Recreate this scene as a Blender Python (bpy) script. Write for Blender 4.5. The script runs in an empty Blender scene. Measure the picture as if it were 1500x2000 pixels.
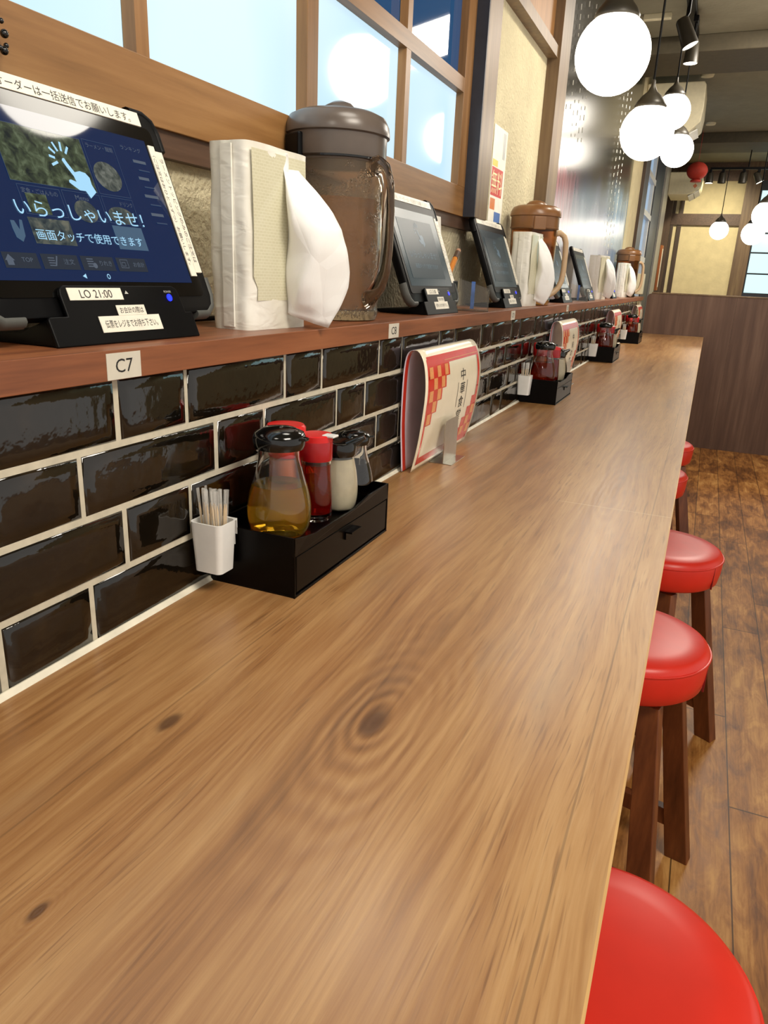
import bpy, bmesh, math, random
from mathutils import Vector, Matrix
random.seed(7)
C = bpy.context.scene.collection
sc = bpy.context.scene
U = 0.75          # drawing unit -> metres
ZC = 0.95         # height of the counter top above the floor, drawing units
R = math.radians

def lin(h):
    h = h.lstrip('#')
    o = []
    for i in (0, 2, 4):
        v = int(h[i:i+2], 16) / 255
        o.append(v / 12.92 if v <= .04045 else ((v + .055) / 1.055) ** 2.4)
    return (*o, 1.0)

# ------------------------------------------------------------------ camera
cd = bpy.data.cameras.new('camera'); cam = bpy.data.objects.new('camera', cd); C.objects.link(cam)
cd.sensor_fit = 'VERTICAL'; cd.sensor_height = 24.0; cd.lens = 24.0 * 1419.5 / 2000
cd.clip_start = 0.02; cd.clip_end = 60
_r = [(0.91729156, 0.16030225, -0.36452625), (0.39589885, -0.26849425, 0.87816567), (0.04289873, -0.94984948, -0.30975098)]
cam.matrix_world = Matrix(((_r[0][0], -_r[0][1], -_r[0][2], .542 * U),
                           (_r[1][0], -_r[1][1], -_r[1][2], 0.0),
                           (_r[2][0], -_r[2][1], -_r[2][2], (.387 + ZC) * U),
                           (0, 0, 0, 1)))
sc.camera = cam

# ------------------------------------------------------------------ world, lights, exposure
w = bpy.data.worlds.new('World'); sc.world = w; w.use_nodes = True
w.node_tree.nodes['Background'].inputs[0].default_value = (1.0, .95, .88, 1)
w.node_tree.nodes['Background'].inputs[1].default_value = 0.8
GLOBE = 11.0
sc.view_settings.view_transform = 'Standard'; sc.view_settings.look = 'None'
sc.view_settings.gamma = 1; sc.view_settings.use_curve_mapping = False
sc.view_settings.exposure = 0.10

def area(name, loc, size, power, col, target):
    l = bpy.data.lights.new(name, 'AREA'); l.energy = power; l.size = size * U; l.color = col
    o = bpy.data.objects.new(name, l); C.objects.link(o)
    o.location = Vector((loc[0], loc[1], loc[2] + ZC)) * U
    d = Vector(target) - Vector(loc); o.rotation_euler = d.to_track_quat('-Z', 'Y').to_euler()
    return o
def spot(name, loc, target, power, col, angle, blend=.6, radius=.03):
    l = bpy.data.lights.new(name, 'SPOT'); l.energy = power; l.color = col; l.spot_size = R(angle); l.spot_blend = blend
    l.shadow_soft_size = radius
    o = bpy.data.objects.new(name, l); C.objects.link(o)
    o.location = Vector((loc[0], loc[1], loc[2] + ZC)) * U
    d = Vector(target) - Vector(loc); o.rotation_euler = d.to_track_quat('-Z', 'Y').to_euler()
    return o
WARM = (1.0, .91, .78)
area('fill_light_aisle', (1.5, .4, 1.88), .9, 34, WARM, (.6, .8, 0))  # added fill light without a fixture, brightens counter and floor
area('fill_light_rear', (1.02, 5.2, 1.88), .6, 26, WARM, (.6, 5.2, 0))  # added fill for the far counter, no lamp body behind it
area('fill_light_booth', (1.6, 8.8, 1.88), .8, 16, WARM, (1.4, 9.0, -.9))  # added fill light over the far booth, no fixture modelled
spot('spot_plaster', (.75, 3.0, 1.75), (-.19, 2.98, .95), 26, (1, .9, .72), 60, .9)
spot('spot_back_wall', (.5, 9.9, 1.7), (.35, 11.2, .7), 50, (1, .88, .62), 90, .9)

# ------------------------------------------------------------------ mesh helper
class M:
    def __init__(s): s.v = []; s.f = []
    def add(s, vs, fs):
        n = len(s.v); s.v += [tuple(p) for p in vs]; s.f += [tuple(i + n for i in f) for f in fs]; return s
    def box(s, x0, x1, y0, y1, z0, z1):
        v = [(x, y, z) for x in (x0, x1) for y in (y0, y1) for z in (z0, z1)]
        return s.add(v, [(0, 1, 3, 2), (4, 6, 7, 5), (0, 4, 5, 1), (2, 3, 7, 6), (0, 2, 6, 4), (1, 5, 7, 3)])
    def prism(s, pts, lo, hi, axis=0):
        # pts: 2D outline of the two other axes in cyclic order (x->yz, y->xz, z->xy)
        def p3(p, t):
            return (t, p[0], p[1]) if axis == 0 else ((p[0], t, p[1]) if axis == 1 else (p[0], p[1], t))
        n = len(pts)
        v = [p3(p, lo) for p in pts] + [p3(p, hi) for p in pts]
        f = [tuple(range(n))[::-1], tuple(range(n, 2 * n))] + [(i, (i + 1) % n, (i + 1) % n + n, i + n) for i in range(n)]
        return s.add(v, f)
    def rev(s, prof, c=(0, 0, 0), seg=32, squash=None):
        v = []; f = []; m = len(prof)
        for r, z in prof:
            for k in range(seg):
                a = 2 * math.pi * k / seg
                v.append((c[0] + r * math.cos(a), c[1] + r * math.sin(a), c[2] + z))
        for i in range(m - 1):
            for k in range(seg):
                k2 = (k + 1) % seg
                f.append((i * seg + k, i * seg + k2, (i + 1) * seg + k2, (i + 1) * seg + k))
        if prof[0][0] > 1e-6: f.append(tuple(range(seg))[::-1])
        if prof[-1][0] > 1e-6: f.append(tuple(range((m - 1) * seg, m * seg)))
        return s.add(v, f)
    def tube(s, path, r, seg=10, flat=1.0, ref=None):
        P = [Vector(p) for p in path]; v = []; f = []; n = len(P)
        up = Vector(ref) if ref else None
        for i, p in enumerate(P):
            t = (P[min(i + 1, n - 1)] - P[max(i - 1, 0)]).normalized()
            if up is None:
                up = Vector((0, 0, 1)) if abs(t.z) < .9 else Vector((1, 0, 0))
            a = t.cross(up)
            if a.length < 1e-6: a = t.cross(Vector((0, 1, 0)))
            a.normalize(); b = a.cross(t).normalized()
            rr = r[i] if isinstance(r, (list, tuple)) else r
            for k in range(seg):
                q = 2 * math.pi * k / seg
                v.append(p + a * (rr * math.cos(q)) + b * (rr * flat * math.sin(q)))
        for i in range(n - 1):
            for k in range(seg):
                k2 = (k + 1) % seg
                f.append((i * seg + k, i * seg + k2, (i + 1) * seg + k2, (i + 1) * seg + k))
        f.append(tuple(range(seg))[::-1]); f.append(tuple(range((n - 1) * seg, n * seg)))
        return s.add(v, f)
    def grid(s, fn, nu, nv):
        v = [fn(i / nu, j / nv) for i in range(nu + 1) for j in range(nv + 1)]
        f = [(i * (nv + 1) + j, (i + 1) * (nv + 1) + j, (i + 1) * (nv + 1) + j + 1, i * (nv + 1) + j + 1) for i in range(nu) for j in range(nv)]
        return s.add(v, f)
    def ball(s, c, r, seg=24, rings=14):
        prof = [(r * math.sin(math.pi * i / rings), -r * math.cos(math.pi * i / rings)) for i in range(rings + 1)]
        prof[0] = (1e-7, -r); prof[-1] = (1e-7, r)
        return s.rev(prof, c, seg)
    def map(s, fn): s.v = [tuple(fn(*p)) for p in s.v]; return s

def mk(name, m, mat, parent=None, loc=(0, 0, 0), rot=None, bevel=0, seg=2, smooth=35, solid=0, sub=0, recalc=True):
    me = bpy.data.meshes.new(name)
    bm = bmesh.new()
    vs = [bm.verts.new(Vector(p) * U) for p in m.v]
    for f in m.f:
        try: bm.faces.new([vs[i] for i in f])
        except ValueError: pass
    bmesh.ops.remove_doubles(bm, verts=bm.verts, dist=1e-6)
    if recalc: bmesh.ops.recalc_face_normals(bm, faces=bm.faces)
    if bevel:
        ed = [e for e in bm.edges if len(e.link_faces) == 2 and e.calc_face_angle(0) > R(30)]
        bmesh.ops.bevel(bm, geom=ed, offset=bevel * U, segments=seg, profile=.5, affect='EDGES', clamp_overlap=True)
    bm.to_mesh(me); bm.free()
    if smooth:
        me.shade_smooth(); me.set_sharp_from_angle(angle=R(smooth))
    me.materials.append(mat)
    o = bpy.data.objects.new(name, me); C.objects.link(o)
    if parent: o.parent = parent; o.location = Vector(loc) * U
    else: o.location = Vector((loc[0], loc[1], loc[2] + ZC)) * U
    if rot: o.rotation_euler = rot
    if solid:
        md = o.modifiers.new('thickness', 'SOLIDIFY'); md.thickness = solid * U; md.offset = 0
    if sub:
        md = o.modifiers.new('smooth', 'SUBSURF'); md.levels = sub; md.render_levels = sub
    return o
def tag(o, label, cat, group=None, kind=None):
    o['label'] = label; o['category'] = cat
    if group: o['group'] = group
    if kind: o['kind'] = kind
    return o
def thing(name, label, cat, loc, rot=None, group=None):
    o = bpy.data.objects.new(name, None); C.objects.link(o); o.empty_display_size = .05
    o.location = Vector((loc[0], loc[1], loc[2] + ZC)) * U
    if rot: o.rotation_euler = rot
    return tag(o, label, cat, group)
def structure(name, m, mat, **k):
    o = mk(name, m, mat, **k); o['kind'] = 'structure'; return o
def copy_tree(o, parent=None):
    c = o.copy(); C.objects.link(c); c.parent = parent
    for ch in list(o.children): copy_tree(ch, c)
    return c
def dup(root, loc, label, rot=None):
    c = copy_tree(root); c.location = Vector((loc[0], loc[1], loc[2] + ZC)) * U
    if rot is not None: c.rotation_euler = rot
    c['label'] = label; return c

_tc = {}
def glyphs(body):
    if body not in _tc:
        cu = bpy.data.curves.new('t', 'FONT'); cu.body = body; cu.resolution_u = 3
        o = bpy.data.objects.new('t', cu); C.objects.link(o)
        dg = bpy.context.evaluated_depsgraph_get(); dg.update()
        me = bpy.data.meshes.new_from_object(o.evaluated_get(dg))
        _tc[body] = ([tuple(v.co) for v in me.vertices], [tuple(p.vertices) for p in me.polygons])
        bpy.data.objects.remove(o); bpy.data.curves.remove(cu); bpy.data.meshes.remove(me)
    return _tc[body]
def text(m, body, x, y0, z0, w=None, h=None, fn=None, rot90=False):
    """writing on a plane facing +x: starts at y0, baseline box from z0, w wide and h high"""
    v, f = glyphs(body)
    ax = min(p[0] for p in v); bx = max(p[0] for p in v); ay = min(p[1] for p in v); by = max(p[1] for p in v)
    s = (h / (by - ay)) if h else (w / (bx - ax)); sx = (w / (bx - ax)) if w else s; sy = (h / (by - ay)) if h else s
    out = []
    for p in v:
        a = (p[0] - ax) * sx; b = (p[1] - ay) * sy
        q = (y0 + b, z0 - a) if rot90 == 'down' else (y0 + a, z0 + b)
        out.append(fn(*q) if fn else (x, q[0], q[1]))
    return m.add(out, f)
def disc(cy, cz, ry, rz, x, n=32):
    return [(x, cy + ry * math.cos(2 * math.pi * k / n), cz + rz * math.sin(2 * math.pi * k / n)) for k in range(n)]

# ------------------------------------------------------------------ materials
class NT:
    def __init__(s, name):
        s.m = bpy.data.materials.new(name); s.m.use_nodes = True; s.t = s.m.node_tree; s.n = s.t.nodes
        s.b = s.n['Principled BSDF']; s.out = s.n['Material Output']; s._p = None
    def node(s, ty, **k):
        n = s.n.new(ty)
        for a, b in k.items(): setattr(n, a, b)
        return n
    def put(s, sock, v):
        if isinstance(v, bpy.types.NodeSocket): s.t.links.new(v, sock)
        else: sock.default_value = v
    def P(s):
        if s._p is None:
            tc = s.node('ShaderNodeTexCoord'); mp = s.node('ShaderNodeMapping')
            mp.inputs['Scale'].default_value = (1 / U,) * 3
            s.t.links.new(tc.outputs['Object'], mp.inputs['Vector']); s._p = mp.outputs[0]
        return s._p
    def scaled(s, sx, sy, sz, off=(0, 0, 0), src=None):
        mp = s.node('ShaderNodeMapping'); mp.inputs['Scale'].default_value = (sx, sy, sz); mp.inputs['Location'].default_value = off
        s.t.links.new(src or s.P(), mp.inputs['Vector']); return mp.outputs[0]
    def noise(s, vec, scale=1, detail=4, rough=.55, dist=0):
        n = s.node('ShaderNodeTexNoise'); s.put(n.inputs['Vector'], vec); n.inputs['Scale'].default_value = scale
        n.inputs['Detail'].default_value = detail; n.inputs['Roughness'].default_value = rough; n.inputs['Distortion'].default_value = dist
        return n.outputs['Fac']
    def voro(s, vec, scale=1, feature='F1', out='Distance'):
        n = s.node('ShaderNodeTexVoronoi', feature=feature); s.put(n.inputs['Vector'], vec); n.inputs['Scale'].default_value = scale
        return n.outputs[out]
    def math(s, op, a, b=0.0, c=0.0, clamp=False):
        n = s.node('ShaderNodeMath', operation=op); n.use_clamp = clamp
        s.put(n.inputs[0], a); s.put(n.inputs[1], b); s.put(n.inputs[2], c); return n.outputs[0]
    def xyz(s, vec=None):
        n = s.node('ShaderNodeSeparateXYZ'); s.t.links.new(vec or s.P(), n.inputs[0]); return n.outputs
    def ramp(s, fac, stops, interp='LINEAR'):
        n = s.node('ShaderNodeValToRGB'); cr = n.color_ramp; cr.interpolation = interp
        while len(cr.elements) < len(stops): cr.elements.new(.5)
        for e, (p, c) in zip(cr.elements, stops): e.position = p; e.color = c if len(c) == 4 else (*c, 1)
        s.put(n.inputs[0], fac); return n.outputs[0]
    def mix(s, fac, a, b, blend='MIX'):
        n = s.node('ShaderNodeMix', data_type='RGBA', blend_type=blend)
        s.put(n.inputs[0], fac); s.put(n.inputs[6], a); s.put(n.inputs[7], b); return n.outputs[2]
    def sstep(s, v, a, b):
        n = s.node('ShaderNodeMapRange', interpolation_type='SMOOTHSTEP'); s.put(n.inputs[0], v)
        n.inputs[1].default_value = a; n.inputs[2].default_value = b; return n.outputs[0]
    def bump(s, h, strength=.3, dist=.002):
        n = s.node('ShaderNodeBump'); n.inputs['Strength'].default_value = strength; n.inputs['Distance'].default_value = dist
        s.put(n.inputs['Height'], h); s.t.links.new(n.outputs[0], s.b.inputs['Normal'])
    def set(s, **k):
        for a, b in k.items():
            s.put(s.b.inputs[{'base': 'Base Color', 'rough': 'Roughness', 'metal': 'Metallic', 'spec': 'Specular IOR Level', 'trans': 'Transmission Weight',
                              'ior': 'IOR', 'coat': 'Coat Weight', 'coatr': 'Coat Roughness', 'emit': 'Emission Color', 'es': 'Emission Strength',
                              'sub': 'Subsurface Weight', 'alpha': 'Alpha'}[a]], b)
        return s
def plain(name, hexc, rough=.5, var=.06, scale=30, **k):
    t = NT(name); c = lin(hexc)
    n = t.noise(t.P(), scale, 3)
    d = tuple(min(1, max(0, x * (1 - var * 2))) for x in c[:3]) + (1,); l = tuple(min(1, x * (1 + var * 2)) for x in c[:3]) + (1,)
    t.set(base=t.ramp(n, [(.3, d), (.7, l)]), rough=rough, **k); return t.m
def glow(name, hexc, s, rough=.3, base=None):
    t = NT(name); t.set(base=base or (0, 0, 0, 1), emit=lin(hexc), es=s, rough=rough); return t.m
def wood(name, dark, mid, light, along='y', fine=70, rough=.4, bump=.15, big=6, coat=0):
    t = NT(name); k = {'x': (.06, 1, 1), 'y': (1, .06, 1), 'z': (1, 1, .06)}[along]
    v = t.scaled(*k)
    g = t.noise(v, fine, 6, .6); b = t.noise(v, big, 3, .5, .6)
    f = t.math('ADD', t.math('MULTIPLY', g, .55), t.math('MULTIPLY', b, .45))
    t.set(base=t.ramp(f, [(.34, lin(dark)), (.5, lin(mid)), (.66, lin(light))]), rough=rough, coat=coat, coatr=.2)
    t.bump(g, bump, .001); return t.m

def counter_mat():
    t = NT('counter_oak_laminate'); o = t.xyz(); x, y = o[0], o[1]
    warp = t.noise(t.scaled(4, .9, 1), 1, 3, .5)
    xw = t.math('ADD', x, t.math('MULTIPLY', t.math('SUBTRACT', warp, .5), .10))
    darks = None; rings = None; halo = None
    for (kx, ky, sx, sy, amp, spot_) in [(.323, .526, .045, .115, 1.0, .011), (.16, .443, .02, .05, .25, .007), (.218, .246, .01, .02, .2, .004), (.43, 1.45, .035, .30, .4, .0)]:
        dx = t.math('SUBTRACT', x, kx); dy = t.math('SUBTRACT', y, ky)
        ex = t.math('DIVIDE', dx, sx); ey = t.math('DIVIDE', dy, sy)
        d2 = t.math('ADD', t.math('MULTIPLY', ex, ex), t.math('MULTIPLY', ey, ey))
        g = t.math('POWER', 2.718, t.math('MULTIPLY', d2, -.55))
        sgn = t.math('MULTIPLY', t.math('MULTIPLY', ex, g), sx * .9 * amp)
        rv = t.math('MULTIPLY', g, amp)
        d = t.math('SQRT', t.math('ADD', t.math('MULTIPLY', dx, dx), t.math('MULTIPLY', t.math('MULTIPLY', dy, dy), .2)))
        dk = t.math('SUBTRACT', 1.0, t.sstep(d, spot_ * .5, spot_ * 1.3 + .0001))
        ph = t.math('MULTIPLY', t.math('POWER', d2, .42), 26.0)
        rg = t.math('MULTIPLY', t.math('MULTIPLY', t.math('SINE', t.math('ADD', ph, t.math('MULTIPLY', t.math('ADD', warp, t.noise(t.scaled(22, 6, 1), 1, 2)), 11.0))), .5), t.math('MULTIPLY', rv, 1.2, clamp=True))
        darks = dk if darks is None else t.math('MAXIMUM', darks, dk)
        rings = rg if rings is None else t.math('ADD', rings, rg)
        halo = rv if halo is None else t.math('ADD', halo, rv)
    v = t.node('ShaderNodeCombineXYZ'); t.put(v.inputs[0], xw); t.put(v.inputs[1], t.math('MULTIPLY', y, .035)); v = v.outputs[0]
    fine = t.noise(v, 190, 5, .65); mid = t.noise(v, 46, 4, .6); big = t.noise(t.scaled(5, .7, 1), 1.3, 4, .6)
    pl = t.math('FLOOR', t.math('DIVIDE', t.math('ADD', x, .03), .18))
    wn = t.node('ShaderNodeTexWhiteNoise', noise_dimensions='1D'); t.put(wn.inputs[1], pl)
    f = t.math('ADD', t.math('MULTIPLY', fine, .26), t.math('MULTIPLY', mid, .34))
    f = t.math('ADD', f, t.math('MULTIPLY', big, .34))
    f = t.math('ADD', f, t.math('MULTIPLY', wn.outputs[0], .05))
    f = t.math('ADD', f, t.math('MULTIPLY', t.math('MULTIPLY', rings, t.sstep(t.noise(t.scaled(16, 5, 1), 1, 2), .3, .62)), .10))
    f = t.math('SUBTRACT', f, t.math('MULTIPLY', t.math('MINIMUM', halo, 1.0), .03))
    col = t.ramp(f, [(.34, lin('#6f4a29')), (.45, lin('#986b3f')), (.55, lin('#b08656')), (.68, lin('#c7a273'))])
    # dark pore flecks and scratches
    fl = t.noise(t.scaled(120, 7, 1), 1, 2, .4)
    col = t.mix(t.math('MULTIPLY', t.sstep(fl, .66, .78), .45), col, lin('#5c3a1e'))
    hl = t.noise(v, 420, 2, .5)
    col = t.mix(t.math('MULTIPLY', t.math('MULTIPLY', t.sstep(hl, .55, .68), t.sstep(t.noise(t.scaled(7, 1.1, 1), 1, 3), .4, .6)), .5), col, lin('#6b4427'))
    gr = t.noise(t.scaled(9, 2.0, 1, (3, 1, 0)), 1, 5, .6)
    col = t.mix(t.math('MULTIPLY', t.sstep(gr, .54, .75), .4), col, lin('#7d6552'))
    col = t.mix(t.math('MULTIPLY', darks, .8), col, lin('#4a2c18'))
    # seams between the boards
    for sx_, st in ((.508, .4), (.145, .3), (.33, .0)):
        s_ = t.math('SUBTRACT', 1.0, t.sstep(t.math('ABSOLUTE', t.math('SUBTRACT', x, sx_)), .0004, .0014))
        col = t.mix(t.math('MULTIPLY', s_, st), col, lin('#3f2816'))
    for y0 in (1.33, 3.2, 5.1):
        s_ = t.math('SUBTRACT', 1.0, t.sstep(t.math('ABSOLUTE', t.math('SUBTRACT', y, y0)), .0006, .002))
        s_ = t.math('MULTIPLY', s_, t.sstep(x, .33, .36))
        col = t.mix(t.math('MULTIPLY', s_, .45), col, lin('#d8c39a'))
    rgh = t.math('ADD', .25, t.math('MULTIPLY', fine, .16))
    t.set(base=col, rough=rgh, spec=.75)
    t.bump(t.math('ADD', t.math('MULTIPLY', fine, .7), rings), .22, .0008)
    return t.m

def floor_mat():
    t = NT('floor_planks'); o = t.xyz(); x, y = o[0], o[1]
    pw = .135
    pi = t.math('FLOOR', t.math('DIVIDE', x, pw)); fr = t.math('FRACT', t.math('DIVIDE', x, pw))
    wn = t.node('ShaderNodeTexWhiteNoise', noise_dimensions='1D'); t.put(wn.inputs[1], pi)
    ys = t.math('ADD', t.math('DIVIDE', y, 1.2), t.math('MULTIPLY', wn.outputs[0], 3.7)); fy = t.math('FRACT', ys)
    wn2 = t.node('ShaderNodeTexWhiteNoise', noise_dimensions='2D')
    cv = t.node('ShaderNodeCombineXYZ'); t.put(cv.inputs[0], pi); t.put(cv.inputs[1], t.math('FLOOR', ys)); t.put(wn2.inputs[0], cv.outputs[0])
    a = t.noise(t.scaled(26, 7, 1), 1, 6, .65, .8); b = t.noise(t.scaled(10, 2.2, 1), 1, 4, .6); g = t.noise(t.scaled(170, 6, 1), 1, 3)
    f = t.math('ADD', t.math('MULTIPLY', a, .42), t.math('MULTIPLY', b, .36)); f = t.math('ADD', f, t.math('MULTIPLY', g, .14)); f = t.math('ADD', f, t.math('MULTIPLY', wn2.outputs[0], .09))
    col = t.ramp(f, [(.34, lin('#3d220e')), (.45, lin('#7a4c22')), (.54, lin('#a8723a')), (.64, lin('#cd9a5a'))])
    e = t.math('MINIMUM', fr, t.math('SUBTRACT', 1.0, fr)); s1 = t.math('SUBTRACT', 1.0, t.sstep(e, .004, .02))
    e2 = t.math('MINIMUM', fy, t.math('SUBTRACT', 1.0, fy)); s2 = t.math('SUBTRACT', 1.0, t.sstep(e2, .0008, .003))
    col = t.mix(t.math('MULTIPLY', t.math('MAXIMUM', s1, s2), .85), col, lin('#170d06'))
    t.set(base=col, rough=t.math('ADD', .34, t.math('MULTIPLY', a, .2)), spec=.4); t.bump(f, .12, .001); return t.m

def tile_mat():
    t = NT('black_glazed_tile')
    n = t.noise(t.P(), 14, 3); n2 = t.noise(t.P(), 45, 3)
    t.set(base=t.ramp(n, [(.35, lin('#0b0906')), (.6, lin('#17110a')), (.75, lin('#2a2013'))]), rough=.07, spec=.65, ior=1.5)
    t.bump(t.math('ADD', n, t.math('MULTIPLY', n2, .25)), .35, .0035); return t.m

def plaster_mat(name, hexc, amp=.5):
    t = NT(name); n = t.noise(t.P(), 85 if amp > .3 else 40, 4, .55); n2 = t.noise(t.P(), 9, 3)
    c = lin(hexc); d = tuple(v * .86 for v in c[:3]) + (1,)
    t.set(base=t.ramp(n2, [(.3, d), (.7, c)]), rough=.9); t.bump(n, amp * 1.3, .010); return t.m

def window_mat(name, c1, c2, s, y0, y1):
    # frosted daylight pane: the daylight behind it is uneven
    t = NT(name); n = t.noise(t.P(), 1.6, 2)
    t.set(base=(.10, .14, .17, 1), emit=t.ramp(n, [(.35, lin(c1)), (.65, lin(c2))]), es=s, rough=.07, spec=.75); return t.m

def board_mat():
    t = NT('glossy_poster_print'); o = t.xyz(); y, z = o[1], o[2]
    w1 = t.noise(t.scaled(1, 2.6, .8), 2, 4, .6); st = t.noise(t.scaled(1, 14, .9), 2, 3)
    zz = t.math('ADD', z, t.math('MULTIPLY', t.math('SUBTRACT', w1, .5), .25))
    base = t.ramp(t.math('DIVIDE', zz, 2.0), [(.15, lin('#b5b1b8')), (.25, lin('#d0cdd2')), (.34, lin('#a7a6b4')), (.42, lin('#4f4e66')), (.49, lin('#38321f')), (.62, lin('#262213')), (.9, lin('#1b190d'))])
    nearb = t.math('SUBTRACT', 1.0, t.sstep(y, 3.7, 4.3))
    band = t.math('MULTIPLY', t.sstep(zz, .55, .68), t.math('SUBTRACT', 1.0, t.sstep(zz, .85, 1.0)))
    base = t.mix(t.math('MULTIPLY', t.math('MULTIPLY', nearb, band), .85), base, t.ramp(st, [(.35, lin('#a8262c')), (.5, lin('#d79a9c')), (.65, lin('#5b1620'))]))
    farb = t.sstep(y, 5.0, 5.9)
    base = t.mix(t.math('MULTIPLY', t.math('MULTIPLY', farb, t.math('SUBTRACT', 1.0, t.sstep(zz, .95, 1.1))), .7), base, t.ramp(st, [(.3, lin('#24578a')), (.5, lin('#6fa3cc')), (.7, lin('#d7e8ee'))]))
    t.set(base=base, rough=.23, spec=.42); return t.m

MT = {}
MT['counter'] = counter_mat(); MT['floor'] = floor_mat(); MT['tile'] = tile_mat(); MT['board'] = board_mat()
MT['grout'] = plain('grout', '#c9c2ae', .85, .05, 60)
MT['caulk'] = plain('caulk', '#e2dcc9', .6)
MT['band'] = wood('edge_band_wood', '#a47a45', '#c39a60', '#d9b57c', 'y', 40, .45)
MT['shelf'] = wood('shelf_wood', '#6e3f26', '#8e5534', '#a56a44', 'y', 60, .38, .1)
MT['frame'] = wood('window_frame_wood', '#735029', '#8b6338', '#9d7547', 'y', 60, .45, .1)
MT['framev'] = wood('window_mullion_wood', '#735029', '#8b6338', '#9d7547', 'z', 60, .45, .1)
MT['darkwood'] = wood('dark_stained_wood', '#33271f', '#463529', '#574435', 'z', 60, .5, .1)
MT['darkrail'] = wood('dark_stained_rail', '#3d2c22', '#533d2f', '#664d3c', 'y', 60, .5, .1)
MT['postwood'] = wood('brown_stained_post', '#5a4632', '#715a41', '#86704f', 'z', 50, .45, .1)
MT['partition'] = wood('booth_partition_laminate', '#4a342a', '#5e4537', '#725848', 'z', 26, .42, .08, 7)
MT['stoolwood'] = wood('stool_leg_wood', '#4a2410', '#6a381b', '#864c26', 'z', 50, .4, .1)
MT['plaster'] = plaster_mat('cream_plaster', '#d9cfae', .6)
MT['cream'] = plaster_mat('cream_wallpaper', '#e4d6ac', .12)
MT['ceiling'] = plaster_mat('grey_ceiling', '#8d8872', .1)
MT['beam'] = plain('dark_beam', '#4a4230', .7)
MT['panelup'] = wood('upper_panel_wood', '#76522f', '#946a3f', '#ab8152', 'z', 40, .5)
MT['navy'] = plain('dark_navy_paint_and_shade', '#2a2e3a', .45)
MT['black'] = plain('black_plastic', '#040405', .45, .1, spec=.14)
MT['blackg'] = plain('black_gloss_plastic', '#080808', .12, .1, spec=.6)
MT['bezel'] = plain('matte_black_bezel', '#050506', .4, .1, spec=.06)
MT['bumper'] = plain('grey_rubber_bumper', '#4a4b47', .55)
MT['paper'] = plain('white_paper', '#f0ede2', .7, .03, 40)
MT['tape'] = plain('cream_label_tape', '#ece6d6', .45, .03)
MT['labelgrey'] = plain('grey_white_label', '#cdc8ba', .5, .03)
MT['ink'] = plain('black_ink', '#1b1a1c', .6)
MT['redink'] = plain('red_ink', '#c4261c', .5)
MT['orangeink'] = plain('orange_ink', '#d9824a', .5)
MT['white'] = plain('white_plastic', '#e9e9e6', .35, .02)
MT['ivory'] = plain('ivory_plastic', '#e2d9b8', .5, .03)
MT['chrome'] = plain('brushed_steel', '#b9b5ab', .28, .03, metal=1.0)
MT['trayblack'] = plain('black_lacquer_tray', '#050303', .32, .1, spec=.14)
MT['red'] = plain('red_vinyl', '#da2e1e', .36, .03, 12, spec=.45)
MT['redcap'] = plain('red_plastic', '#d31b1b', .3, .03)
MT['lampmetal'] = plain('bronze_lamp_cap', '#3a352b', .4, .05)
MT['globe'] = glow('lit_opal_globe', '#fff7e8', GLOBE)
MT['lens'] = glow('lit_lens', '#fff1d8', 9)
MT['led'] = glow('blue_led', '#1420ff', 5)
MT['greytext'] = plain('grey_print', '#b9b9b2', .6)
MT['lantern'] = plain('red_paper', '#c23a28', .7, .05)
MT['pencil'] = plain('orange_pencil', '#d98320', .4)
MT['bead'] = plain('white_reflection_dash', '#f4f2e6', .1, .02)
MT['toothpick'] = plain('pale_wood', '#d8b98a', .6)
def clear(name, hexc, rough=0.0, ior=1.45, tr=1.0):
    t = NT(name); t.set(base=lin(hexc), trans=tr, rough=rough, ior=ior); return t.m
MT['glass'] = clear('clear_glass', '#ffffff')
t = NT('clear_wrap'); t.set(base=lin('#f4f4f0'), rough=.25)
_tr = t.node('ShaderNodeBsdfTransparent'); _mx = t.node('ShaderNodeMixShader'); _mx.inputs[0].default_value = .22
t.t.links.new(_tr.outputs[0], _mx.inputs[1]); t.t.links.new(t.b.outputs[0], _mx.inputs[2]); t.t.links.new(_mx.outputs[0], t.out.inputs['Surface']); MT['wrap'] = t.m
MT['acrylic'] = clear('clear_acrylic', '#fbf8f2', .02, 1.3)
MT['oil'] = clear('golden_vinegar', '#ffcf3e', 0, 1.34, .86)
MT['chili'] = clear('red_chili_oil', '#cf1a0c', 0, 1.34, .8)
MT['amber'] = clear('dark_amber_oil', '#c2380f', 0, 1.34, .85)
MT['soy'] = plain('soy_sauce', '#080403', .05)
MT['pepper'] = plain('white_pepper', '#d9cfb4', .7)
t = NT('smoky_brown_plastic'); t.set(base=lin('#d8c9b4'), trans=.93, rough=.15, ior=1.25)
_v = t.voro(t.P(), 260); _m = t.sstep(t.noise(t.P(), 30, 2), .45, .6); t.bump(t.math('MULTIPLY', t.sstep(_v, .6, .1), _m), .5, .002); MT['smoke'] = t.m
MT['smokelid'] = plain('smoky_lid_plastic', '#675c54', .28, .06, 20, spec=.5, trans=.25)
MT['brown'] = plain('brown_plastic', '#7c5532', .3, .05, 20, spec=.5)
MT['brownclear'] = clear('brown_clear_plastic', '#c99a6a', .12, 1.3)
MT['beige'] = plain('beige_handle', '#c4a783', .35, .03)
MT['smokeclear'] = clear('smoky_clear_handle', '#c2b2a2', .05, 1.4)
MT['tea'] = clear('barley_tea', '#dba665', 0.10, 1.33, .85)

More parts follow.
